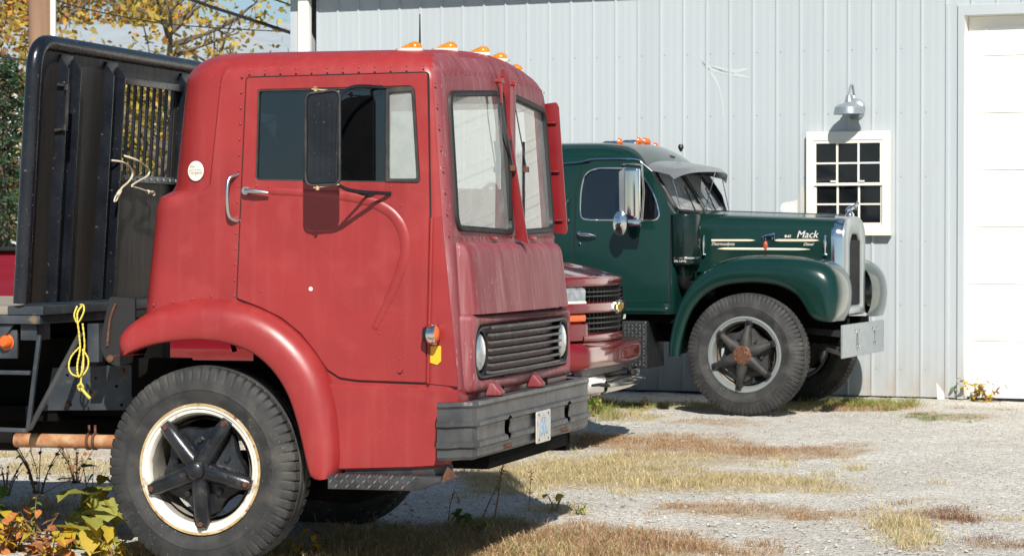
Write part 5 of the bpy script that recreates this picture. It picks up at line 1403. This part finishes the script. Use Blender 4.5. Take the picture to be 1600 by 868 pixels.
# bumper
strip(.80, .865, -.62, .62, -.005, rr=.03).build('grille_lip', pickred, pt_)
bm_ = strip(.60, .80, -1.0, 1.0, .01, f=fb, rr=.06, ny=40, dz=lambda y: 0).build('bumper_cover', pickred, pt_)
strip(.55, .64, -.9, .9, -.06, f=fb, rr=.02).build('lower_intake', gloss_dark, pt_)
strip(.415, .575, .42, .98, .0, f=fb, rr=.05, ny=14).build('bumper_end', chrome, pt_)
strip(.415, .575, -.98, -.42, .0, f=fb, rr=.05, ny=14).build('bumper_end', chrome, pt_)
strip(.42, .53, -.42, .42, .012, f=fb, rr=.04, ny=18).build('skid_plate', chrome, pt_)
for s_ in (-1, 1): MB().tube([(-.02, s_ * .55, .50), (.07, s_ * .55, .49), (.07, s_ * .62, .49), (-.02, s_ * .62, .50)], .012, 8, sp=3).build('tow_loop', blk, pt_)
lettering('badge_text', 'Z71', .05, whiteplastic, pt_, faceM((ff(.42) + .0, .42, .965), 'x'), .003, .2)
# wheels
wt = MB(); wt.lathe([(.22, -.10), (.25, -.12), (.33, -.125), (.375, -.11), (.40, -.09), (.405, 0), (.40, .09), (.375, .11), (.33, .125), (.25, .12), (.22, .10)], n=64, rf=lambda i, k, r: r - (.008 if k % 2 and i in (3, 4, 6, 7) else 0))
first = None
for x in (-.98, -4.62):
    for y, fl in ((-.86, 0), (.86, math.pi)):
        if first is None:
            first = MB().lathe([(0, -.09), (.05, -.09), (.06, -.07), (.20, -.06), (.232, -.10), (.236, -.09), (.225, .1)], n=40, rf=lambda i, k, r: r).build('wheel', dullchrome, pt_)
            wt.build('tyre', rubber, first); c_ = first
        else: c_ = clone(first, pt_)
        c_.location = (x, y, .40); c_.rotation_euler = (0, 0, fl)
MB().box(-5.6, -.2, -.7, .7, .38, .52).build('chassis', underside, pt_, sm=0)
MB().box(-1.6, -.35, -.54, .54, .5, 1.2).build('engine_block', underside, pt_, sm=0)

# ================================================================ BACKGROUND
up = Vector((0, 0, 1))
def at(px, py, Y): 
    d = ray(px, py); return Vector((d.x / d.y * Y, Y, CAMZ + d.z / d.y * Y))
# utility pole with a white conduit
b0 = at(64, 375, 31); 
po = empty('utility_pole', (b0.x, b0.y, 0), 0, 'weathered brown wooden utility pole with white conduit behind the flatbed', 'utility pole')
MB().tube([(0, 0, -.3), (0, 0, 4), (0, 0, 9)], [.155, .135, .115], 20).build('pole', polewood, po)
c0 = at(84, 30, 31)
MB().tube([(c0.x - b0.x, -.05, 0), (c0.x - b0.x, -.05, 7)], .035, 12).build('conduit', trimwhite, po)
m = MB()
for z in (3.5, 5.5): m.box(0, c0.x - b0.x + .04, -.13, -.11, z, z + .04)
m.build('conduit_strap', galv, po)
MB().box(-1.1, 1.1, -.06, .06, 8.2, 8.32).build('crossarm', polewood, po, bevel=.01)
# cables
def cable(label, pts, r):
    P = [at(*p) for p in pts]; b_ = P[0].copy()
    o = MB().tube([p - b_ for p in P], r, 6, sp=8).build('overhead_cable', wire_m, None, sm=80); o.location = b_
    tag(o, label, 'cable', 'overhead cables')
cable('thick black cable running down to the corner of the grey building', [(180, -50, 31), (300, 0, 30), (380, 27, 29), (456, 52, 28.3)], .019)
cable('thin sagging cable crossing the trees from the pole', [(70, -4, 31), (150, 18, 33), (250, 36, 36), (340, 44, 39), (456, 50, 42)], .009)
cable('short cable at the top beside the roof corner', [(380, -14, 30), (430, 0, 29), (470, 14, 28.2)], .010)
cable('low cable left of the pole in front of the leaves', [(-120, 78, 34), (0, 89, 33), (60, 97, 31)], .012)

# far shop building with a pale metal roof
fbk = Vector((-9.5, 62, 0))
fb_ = empty('far_building', fbk, R(-4), 'long far building with pale metal roof behind the trees', 'building')
MB().box(-9, 5.4, -.0, 12, 0, 5.4).build('wall', mat('far_wall', (.50, .52, .53), (.46, .48, .5), .7), fb_, sm=0)
m = MB(); m.add([(-9.4, -.5, 5.35), (5.7, -.5, 5.35), (5.7, 6, 6.95), (-9.4, 6, 6.95), (5.7, 12.5, 5.35), (-9.4, 12.5, 5.35)], [(0, 1, 2, 3), (3, 2, 4, 5), (1, 4, 2), (0, 3, 5), (0, 5, 4, 1)])
m.build('roof', mat('far_roof', (.36, .40, .43), (.32, .36, .39), .6, scale=2), fb_, sm=0)
for x in (-6, -2, 2): 
    wn = MB().box(x - .6, x + .6, -.05, -.002, 2, 3.4).build('window', trimwhite, fb_, sm=0)
    MB().box(x - .5, x + .5, -.07, -.052, 2.1, 3.3).build('pane', panem, wn, sm=0)
m = MB()
for k in range(30): m.box(-9.3 + k * .5, -9.27 + k * .5, -.49, -.44, 5.36, 5.40)
m.build('roof_ribs', MAT['far_roof'], fb_, sm=0)

# trees: tapered trunk and limbs, a crown of many leaf faces in loose clumps
leafmats = {}
def leafmat(name):
    if name in leafmats: return leafmats[name]
    m = mat(name, (1, 1, 1), None, .6, attr='tint', rv=0, spec=.25)
    n, l = m.node_tree.nodes, m.node_tree.links
    b_ = n['Principled BSDF']; tr = n.new('ShaderNodeBsdfTranslucent'); mx = n.new('ShaderNodeMixShader'); mx.inputs[0].default_value = .3
    at2 = n.new('ShaderNodeAttribute'); at2.attribute_name = 'tint'
    l.new(at2.outputs['Color'], tr.inputs['Color']); l.new(b_.outputs[0], mx.inputs[1]); l.new(tr.outputs[0], mx.inputs[2])
    l.new(mx.outputs[0], n['Material Output'].inputs['Surface'])
    leafmats[name] = m; return m
def leaves(name, pts, size, pal, parent, rg, mname='foliage', flat=.0, asp=.55):
    v, f, c = [], [], []
    for p in pts:
        s = size * rg.uniform(.6, 1.35)
        a = Vector((rg.gauss(0, 1), rg.gauss(0, 1), rg.gauss(0, 1) * (1 - flat))).normalized(); b_ = a.orthogonal().normalized()
        b_ = Matrix.Rotation(rg.uniform(0, 6.28), 3, a) @ b_
        i = len(v)
        v += [p - a * s * .5, p + b_ * s * asp * .5, p + a * s * .5, p - b_ * s * asp * .5]
        f.append((i, i + 1, i + 2, i + 3)); col = rg.choice(pal); k = rg.uniform(.75, 1.25)
        c += [(col[0] * k, col[1] * k, col[2] * k, 1)] * 4
    me = bpy.data.meshes.new(name); me.from_pydata([tuple(q) for q in v], [], f)
    at_ = me.color_attributes.new('tint', 'FLOAT_COLOR', 'POINT'); at_.data.foreach_set('color', [q for t in c for q in t])
    me.materials.append(leafmat(mname))
    o = bpy.data.objects.new(name, me); COL.objects.link(o); o.parent = parent
    return o
YEL = [(.42, .30, .05), (.50, .36, .06), (.36, .28, .07), (.28, .25, .06), (.46, .24, .05)]
ORG = [(.45, .22, .05), (.50, .30, .06), (.38, .16, .05), (.40, .28, .07), (.30, .24, .07)]
OLV = [(.20, .21, .06), (.30, .27, .07), (.38, .30, .06), (.16, .18, .06)]
def tree(label, px, Y, h, rad, zc, nleaf, pal, seed, lsize=.13, limbs=16, sparse=1.0, trunk=.14, clumps=34):
    rg = random.Random(seed); p = at(px, 375, Y)
    e = empty('autumn_tree', (p.x, p.y, 0), rg.uniform(0, 6), label, 'tree', 'autumn trees behind the trucks')
    tk = MB(); top = Vector((rg.uniform(-.3, .3), rg.uniform(-.3, .3), h * .82))
    tk.tube([(0, 0, -.1), (top.x * .3, top.y * .3, h * .3), (top.x * .7, top.y * .5, h * .55), tuple(top)], [trunk * 1.2, trunk, trunk * .65, trunk * .2], 8, sp=3)
    ends = []
    for k in range(limbs):
        z = h * rg.uniform(.25, .8); a = rg.uniform(0, 6.28); L = rad * rg.uniform(.6, 1.05) * (1.15 - .5 * z / h)
        s = Vector((top.x * z / h * .8, top.y * z / h * .6, z)); q = s + Vector((math.cos(a) * L, math.sin(a) * L, L * rg.uniform(.35, .95)))
        mid = (s + q) / 2 + Vector((rg.uniform(-.2, .2), rg.uniform(-.2, .2), rg.uniform(-.1, .25)))
        tk.tube([s, mid, q], [trunk * .38, trunk * .22, .012], 5, sp=3); ends += [q, mid]
        for _ in range(4):
            w_ = mid.lerp(q, rg.random()); t = w_ + Vector((rg.gauss(0, .4), rg.gauss(0, .4), rg.gauss(.3, .3))) * (rad * .3)
            tk.tube([w_, t], [.018, .006], 4); ends.append(t)
    tk.build('trunk', bark, e, sm=60)
    cl = [(rg.choice(ends) + Vector((rg.gauss(0, .25), rg.gauss(0, .25), rg.gauss(0, .2))), rad * rg.uniform(.13, .34)) for _ in range(clumps)]
    pts = []
    while len(pts) < nleaf:
        c, r_ = rg.choice(cl); d = Vector((rg.gauss(0, 1), rg.gauss(0, 1), rg.gauss(0, .8))) * r_ * .62 * sparse
        pts.append(c + d)
    leaves('crown', pts, lsize, pal, e, rg)
    return e
tree('dense orange and yellow tree behind the wooden pole', 95, 72, 9.6, 3.6, 0, 11000, ORG, 11, .20)
tree('tall yellow tree rising above the pale roof', 205, 74, 9.2, 3.2, 0, 9000, YEL + ORG, 12, .20)
tree('golden tree at the right end of the pale roof', 318, 70, 8.2, 2.2, 0, 2600, YEL, 13, .18, sparse=1.2)
tree('thin yellow tree with bare twigs above the headboard', 260, 44, 6.4, 2.1, 0, 1500, YEL, 14, .13, limbs=22, sparse=1.5)
tree('sparse young tree with few yellow leaves left of the cab roof', 350, 46, 6.2, 1.5, 0, 520, YEL, 15, .12, limbs=18, sparse=1.4, trunk=.09)
tree('yellow leafed tree at the left edge beside the pole', -12, 42, 6.8, 1.9, 0, 4200, YEL + ORG, 16, .13)
tree('olive and yellow tree seen through the headboard bars', 205, 50, 4.6, 2.2, 0, 5500, YEL + OLV, 17, .14)
tree('bare brownish tree beside the roof corner', 440, 80, 6.6, 1.6, 0, 500, [(.22, .13, .08), (.28, .16, .09)], 18, .12, limbs=26, sparse=1.3)
tree('yellow bush-like tree low behind the headboard', 130, 54, 4.2, 2.4, 0, 5000, YEL + OLV, 19, .15)
# spruce at the left edge
rg = random.Random(31); p = at(8, 375, 40)
sp_e = empty('spruce_tree', (p.x, p.y, 0), 0, 'dark green spruce at the left edge behind the pickup bed', 'tree')
H = 4.3; tk = MB().tube([(0, 0, 0), (0, 0, H * .5), (0, 0, H)], [.11, .07, .015], 8); pts = []
for k in range(95):
    z = .25 + (H - .4) * (k / 94) ** .9; L = 1.55 * (1 - z / H) ** .85 + .1; a = k * 2.399 + rg.uniform(-.2, .2)
    tip = Vector((math.cos(a) * L, math.sin(a) * L, z - .12 * L + .02)); s = Vector((0, 0, z + .08)); mid = (s + tip) / 2 + Vector((0, 0, -.04 * L))
    tk.tube([s, mid, tip], [.025, .014, .005], 4)
    for _ in range(int(70 * L) + 25):
        t = rg.random() ** .7; c = s.lerp(tip, t); wdt = .24 * L * (1.05 - t) + .04
        pts.append(c + Vector((rg.gauss(0, wdt), rg.gauss(0, wdt), rg.gauss(-.03, .045))))
tk.build('trunk', bark, sp_e, sm=60)
leaves('crown', pts, .11, [(.025, .06, .025), (.05, .10, .04), (.03, .06, .035), (.05, .09, .035)], sp_e, rg, 'foliage', .3, .35)
# hedge mass far off so that the lot ends in trees
rg = random.Random(5); pts = []
for _ in range(16000):
    pts.append(Vector((rg.uniform(-34, -1), rg.uniform(84, 92), abs(rg.gauss(0, 1.9)))))
o = leaves('far_thicket', pts, .34, OLV + YEL, None, rg); tag(o, 'far olive and yellow thicket behind the pale-roofed building', 'thicket', None, 'stuff')

# ================================================================ GRASS, STONES AND WEEDS
rg = random.Random(21)
PALS = {'straw': [(.66, .54, .31), (.60, .48, .28), (.72, .61, .38), (.52, .40, .22), (.46, .45, .20)],
        'rust': [(.46, .29, .17), (.40, .24, .14), (.54, .37, .22), (.58, .44, .26), (.33, .19, .11)],
        'red': [(.22, .09, .06), (.28, .13, .08), (.34, .2, .1), (.18, .07, .05)],
        'mixed': [(.62, .47, .27), (.54, .37, .20), (.44, .27, .15), (.32, .34, .12), (.66, .55, .32), (.45, .25, .15)],
        'green': [(.20, .26, .06), (.30, .31, .08), (.44, .36, .15), (.26, .29, .08)],
        'lawn': [(.12, .22, .05), (.16, .26, .06), (.10, .18, .05), (.24, .26, .09)]}
gv, gf, gc = [], [], []
def blade(x, y, h, col, lean_):
    z = gz(x, y) - .006; a = rg.uniform(0, 6.28); w_ = h * rg.uniform(.008, .02) + .0010
    dx, dy = math.cos(a), math.sin(a); b_ = a + rg.uniform(-1.2, 1.2) + 1.57; lx, ly = math.cos(b_) * lean_ * h, math.sin(b_) * lean_ * h
    i = len(gv); m_ = rg.uniform(.45, .65)
    gv.extend([(x - dx * w_, y - dy * w_, z), (x + dx * w_, y + dy * w_, z), (x + lx * .35 + dx * w_ * .7, y + ly * .35 + dy * w_ * .7, z + h * m_), (x + lx * .35 - dx * w_ * .7, y + ly * .35 - dy * w_ * .7, z + h * m_), (x + lx, y + ly, z + h * max(.3, 1 - .35 * lean_))])
    gf.extend([(i, i + 1, i + 2, i + 3), (i + 3, i + 2, i + 4)])
    k = rg.uniform(.75, 1.2); gc.extend([(col[0] * k, col[1] * k, col[2] * k, 1)] * 5)
for (cx_, cy_, rx, ry, dens, h, kind) in PATCH:
    A = math.pi * rx * ry * 1.3; nb = int(min(16000, A * dens * 3600)); pal = PALS[kind]
    tufts = [(cx_ + rg.gauss(0, .5) * rx, cy_ + rg.gauss(0, .5) * ry) for _ in range(max(4, int(A * 22)))]
    for _ in range(nb):
        if rg.random() < .55:
            t = rg.choice(tufts); x, y = t[0] + rg.gauss(0, .055), t[1] + rg.gauss(0, .055); hh = h * rg.uniform(.3, .95)
        else: x, y = cx_ + rg.gauss(0, .48) * rx, cy_ + rg.gauss(0, .48) * ry; hh = h * rg.uniform(.15, .6)
        if y > 26.3 - (x - 2.33) * .4557 - .06 + -.2: continue
        blade(x, y, hh, rg.choice(pal), rg.uniform(.3, 1.7))
me = bpy.data.meshes.new('dry_grass'); me.from_pydata(gv, [], gf)
at_ = me.color_attributes.new('tint', 'FLOAT_COLOR', 'POINT'); at_.data.foreach_set('color', [q for t in gc for q in t]); me.materials.append(leafmat('grass_blades'))
o = bpy.data.objects.new('dry_grass', me); COL.objects.link(o); tag(o, 'dry straw and reddish grass growing in patches on the gravel', 'grass', None, 'stuff')
# loose stones
sv_, sf_ = [], []
stm = mat('pale_stone', (.50, .48, .44), (.36, .34, .30), .9, scale=6, bump=.3)
base = [Vector(q) for q in ((1, 0, 0), (-1, 0, 0), (0, 1, 0), (0, -1, 0), (0, 0, .8), (0, 0, -.6))]
tri = [(0, 2, 4), (2, 1, 4), (1, 3, 4), (3, 0, 4), (2, 0, 5), (1, 2, 5), (3, 1, 5), (0, 3, 5)]
for _ in range(15000):
    y = 12 + 14.0 * rg.random() ** 1.7; x = rg.uniform(-.24, .24) * y
    if cover(x, y) > rg.uniform(.2, 1.6): continue
    s = rg.choice((.004, .005, .006, .008, .011, .016) if y < 17 else (.004, .005, .006, .008, .010)) * rg.uniform(.7, 1.3) * (1.5 if (x < -2.0 and y < 14.5) else 1)
    M = Matrix.Rotation(rg.uniform(0, 6.28), 3, 'Z') @ Matrix.Rotation(rg.uniform(-.6, .6), 3, 'X')
    i = len(sv_); z = gz(x, y) + s * .25
    for q in base:
        p = M @ Vector((q.x * s * rg.uniform(.7, 1.3), q.y * s * rg.uniform(.7, 1.3), q.z * s * rg.uniform(.6, 1.0))); sv_.append((x + p.x, y + p.y, z + p.z))
    sf_ += [tuple(i + k for k in t) for t in tri]
m = MB(); m.v = sv_; m.f = sf_
o = m.build('loose_stones', stm, None, sm=0); tag(o, 'loose pale stones scattered over the lot', 'gravel', None, 'stuff')

# weeds with leaves that can be told apart
def leafblade(L, Wd, lobed=0):
    """one leaf lying along +x, cupped, pointed"""
    pr = [(0, 0), (.10, .5), (.22, .86), (.38, 1.0), (.55, .86), (.72, .58), (.87, .26), (1, 0)]
    if lobed: pr = [(0, .05), (-.10, .5), (.02, .92), (.22, 1.0), (.40, .80), (.55, .84), (.72, .45), (.88, .16), (1, 0)]
    v = []; f = []
    for t, w_ in pr: v += [(t * L, -w_ * Wd / 2, .12 * w_ * Wd - .10 * L * t * t), (t * L, 0, -.10 * L * t * t), (t * L, w_ * Wd / 2, .12 * w_ * Wd - .10 * L * t * t)]
    for i in range(len(pr) - 1): f += [(3 * i, 3 * i + 3, 3 * i + 4, 3 * i + 1), (3 * i + 1, 3 * i + 4, 3 * i + 5, 3 * i + 2)]
    return v, f
def leafm(nm, c1, c2, c3=None):
    m = mat(nm, c1, c2, .5, scale=18, c3=c3, s3=40, rv=.05, spec=.3)
    n, l = m.node_tree.nodes, m.node_tree.links; b_ = n['Principled BSDF']; src = b_.inputs['Base Color'].links[0].from_socket
    tr = n.new('ShaderNodeBsdfTranslucent'); l.new(src, tr.inputs['Color']); mx = n.new('ShaderNodeMixShader'); mx.inputs[0].default_value = .35
    l.new(b_.outputs[0], mx.inputs[1]); l.new(tr.outputs[0], mx.inputs[2]); l.new(mx.outputs[0], n['Material Output'].inputs['Surface'])
    return m
Lg = leafm('leaf_green', (.10, .22, .035), (.16, .28, .05)); Ly = leafm('leaf_yellow_green', (.38, .36, .08), (.28, .31, .07), (.45, .35, .08)); Lyel = leafm('leaf_yellow', (.58, .42, .04), (.50, .36, .05)); Lo = leafm('leaf_orange', (.55, .22, .06), (.48, .15, .06), (.58, .34, .08)); Lb = leafm('leaf_brown', (.28, .12, .05), (.36, .18, .08)); Ldk = leafm('leaf_dark', (.02, .04, .02), (.05, .05, .03))
shared = {}
def weed(name, label, px, py, h, nst, leafspec, seed, stem=stalk_m, spread=.4, nl=6, group='weeds round the trucks', xy=None):
    """leafspec: list of (material, length, width, lobed)"""
    rg = random.Random(seed); x, y = xy or gp(px, py)
    e = empty(name, (x, y, gz(x, y)), 0, label, 'plant', group)
    for s in range(nst):
        a = rg.uniform(0, 6.28); L = h * rg.uniform(.6, 1.1); d = Vector((math.cos(a), math.sin(a), 0)) * spread * L
        pts = [Vector((0, 0, -.01)) + d * .1, d * .4 + Vector((0, 0, L * .5)), d + Vector((0, 0, L))]
        q = spl([tuple(p) for p in pts], 5)
        MB().tube(q, [.0045, .0035, .0015], 5).build('stem', stem, e, sm=80)
        for k in range(nl):
            sp_ = rg.choice(leafspec)
            key = (sp_[0].name, sp_[1], sp_[2])
            if key not in shared:
                v, f = leafblade(sp_[1], sp_[2], sp_[3]); o = MB().add(v, f).build('leaf', sp_[0], e, sm=80); shared[key] = o.data
            else: o = bpy.data.objects.new('leaf', shared[key]); COL.objects.link(o); o.parent = e
            t = (k + .6) / nl; p = q[min(len(q) - 1, int(t * len(q)))]
            o.location = p; sc_ = rg.uniform(.7, 1.25); o.scale = (sc_,) * 3
            o.rotation_euler = (rg.uniform(-.3, .3), rg.uniform(-.2, .9), -1.57 + rg.gauss(0, 1.1))
    return e
big = [(Ly, .15, .14, 1), (Ly, .13, .12, 1), (Lyel, .12, .10, 1), (Lg, .12, .11, 1)]
weed('vine_weed', 'large yellow-green heart-leaved weed beside the front tyre', 128, 838, .34, 6, big, 1, spread=.5, nl=4)
weed('vine_weed', 'yellow-green broad-leaved weed touching the front tyre tread', 160, 846, .30, 5, big[:2], 2, spread=.35, nl=4)
weed('vine_weed', 'single tall green leaf stem in front of the rusty pipe', 143, 822, .40, 2, [(Lg, .085, .075, 1)], 3, spread=.15, nl=2)
weed('orange_weed', 'orange and yellow leafed seedling at the lower left corner', 22, 862, .22, 8, [(Lo, .085, .055, 0), (Lyel, .075, .05, 0), (Lo, .06, .045, 0)], 4, spread=.6, nl=5)
weed('orange_weed', 'orange leafed weed left of the broad-leaved vine', 58, 866, .24, 7, [(Lo, .08, .055, 0), (Lyel, .08, .05, 0), (Lb, .06, .04, 0)], 5, spread=.55, nl=5)
weed('orange_weed', 'yellow and orange seedlings below the broad-leaved vine', 110, 872, .16, 6, [(Lo, .06, .045, 0), (Lyel, .06, .045, 0)], 6, spread=.6, nl=4)
weed('leafy_weed', 'upright green weed with narrow paired leaves', 52, 842, .26, 2, [(Lg, .055, .03, 0), (Ly, .05, .03, 0)], 7, spread=.08, nl=14)
weed('leafy_weed', 'dark green leaf cluster at the left picture edge', -4, 836, .26, 4, [(Lg, .08, .06, 1)], 8, spread=.4, nl=4)
weed('yellow_weed', 'small yellow leafed weed just below the front tyre', 200, 872, .10, 6, [(Lyel, .035, .03, 0)], 9, spread=.8, nl=5)
weed('yellow_weed', 'reddish and yellow weed right of the front tyre', 498, 868, .18, 3, [(Lb, .05, .035, 0), (Lyel, .055, .045, 0)], 10, spread=.35, nl=7)
weed('yellow_weed', 'pale yellow leaf sprig at the tyre foot', 466, 868, .10, 3, [(Lyel, .045, .04, 0), (Ly, .04, .035, 0)], 11, spread=.6, nl=3)
weed('vine_weed', 'pale yellow broad leaves low in front of the vine', 100, 858, .20, 5, big[:3], 31, spread=.6, nl=4)
weed('vine_weed', 'yellow-green leaf pair standing by the tyre side', 150, 868, .22, 4, [(Ly, .13, .12, 1), (Lyel, .12, .10, 1)], 32, spread=.5, nl=3)
weed('orange_weed', 'low orange and red seedlings along the lower left edge', 80, 874, .14, 9, [(Lo, .055, .04, 0), (Lb, .05, .035, 0), (Lyel, .05, .04, 0)], 33, spread=.9, nl=5)
weed('orange_weed', 'peach coloured leaves at the far lower left corner', 4, 866, .20, 7, [(Lo, .075, .05, 0), (Lyel, .06, .045, 0)], 34, spread=.6, nl=5)
weed('yellow_weed', 'yellow-green seedlings left of the tyre foot', 178, 872, .12, 5, [(Ly, .05, .04, 0), (Lyel, .045, .035, 0)], 35, spread=.7, nl=4)
weed('bramble_tangle', 'dark leafy bramble under the rusty exhaust pipe', 120, 752, .34, 9, [(Ldk, .035, .028, 0), (Lb, .03, .025, 0)], 12, spread=.6, nl=9)
weed('bramble_tangle', 'brown twiggy bramble below the thin bar frame', 60, 770, .38, 10, [(Ldk, .03, .025, 0), (Lb, .03, .02, 0)], 13, spread=.55, nl=5)
weed('bramble_tangle', 'brown twiggy tangle at the left edge under the bed', 10, 775, .30, 8, [(Lb, .03, .02, 0)], 14, spread=.6, nl=4)
weed('leafy_weed', 'green leafy weed in the shade right of the step', 715, 822, .12, 6, [(Lg, .06, .05, 1), (Lg, .05, .04, 0)], 15, spread=.8, nl=4)
weed('leafy_weed', 'sprawling light green weed in front of the truck shadow', 745, 836, .10, 8, [(Ly, .04, .02, 0), (Lg, .04, .02, 0)], 16, spread=.9, nl=6)
weed('yellow_weed', 'weed with one big yellow leaf at the shadow tip', 868, 800, .13, 3, [(Lyel, .07, .06, 1), (Ly, .05, .04, 0)], 17, spread=.5, nl=2)
weed('leafy_weed', 'thin green weed right of the shadow tip', 905, 806, .10, 4, [(Lg, .035, .02, 0), (Ly, .035, .02, 0)], 18, spread=.7, nl=5)
weed('leafy_weed', 'green shrubby weed under the pickup bumper', 930, 648, .36, 8, [(Lg, .06, .03, 0), (Ly, .06, .03, 0)], 19, spread=.35, nl=9)
weed('yellow_weed', 'little yellow leafed weed under the fuel tank', 1006, 638, .12, 3, [(Lyel, .10, .08, 0), (Ly, .06, .05, 0)], 20, spread=.5, nl=2)
weed('door_weed', 'orange and yellow weed growing at the garage door foot', 1522, 626, .20, 8, [(Lyel, .07, .045, 0), (Lb, .06, .04, 0), (Ly, .06, .04, 0)], 22, spread=.7, nl=6)
weed('door_weed', 'low yellow weed further right along the garage door', 1545, 627, .16, 7, [(Lyel, .06, .04, 0), (Lb, .06, .04, 0)], 23, spread=.8, nl=6)
weed('door_weed', 'green sprig at the foot of the door trim', 1492, 624, .12, 3, [(Lg, .06, .035, 0), (Ly, .05, .035, 0)], 24, spread=.4, nl=5)
# dry stalks
def stalk(label, pxs, r, seed, heads=0):
    rg = random.Random(seed); x, y = gp(*pxs[0]); base_ = Vector((x, y, gz(x, y)))
    e = empty('dry_stalk', base_, 0, label, 'plant', 'dead stalks')
    P = [at(px, py, y - .02 * k) - base_ for k, (px, py) in enumerate(pxs)]; P[0].z -= .01
    MB().tube(P, [r, r * .8, r * .5], 6, sp=4).build('stem', stalk_m, e)
    q = spl([tuple(p) for p in P], 8)
    m = MB()
    for _ in range(heads):
        p = Vector(rg.choice(q[len(q) // 3:])); m.tube([p, p + Vector((rg.gauss(0, .014), rg.gauss(0, .014), rg.uniform(-.005, .02)))], [.002, .0035], 4)
    if heads: m.build('seed_head', stalk_m, e)
stalk('tall dead stalk with dark seed heads against the bumper end', [(772, 810), (780, 765), (784, 735), (791, 706)], .005, 1, 40)
stalk('pale dead stalk leaning left of the tall seed stalk', [(752, 812), (764, 785), (780, 752)], .005, 2, 4)
stalk('thin curled dead stalk below the step', [(700, 822), (703, 790), (711, 768), (718, 786)], .0035, 3, 6)
stalk('short dead stalk beside the front tyre', [(586, 838), (585, 815), (583, 800)], .0035, 4, 10)
stalk('thin bent stalk right of the tyre foot', [(505, 850), (498, 830), (492, 806), (493, 800)], .003, 5, 0)
stalk('slender stalk in front of the straw patch', [(826, 800), (828, 770), (830, 738)], .003, 6, 14)
stalk('pale straw stalk lying across the left weeds', [(20, 812), (60, 775), (104, 752)], .004, 7, 0)
stalk('dry twig arching below the exhaust pipe', [(55, 800), (58, 740), (48, 700), (66, 690)], .0035, 8, 5)
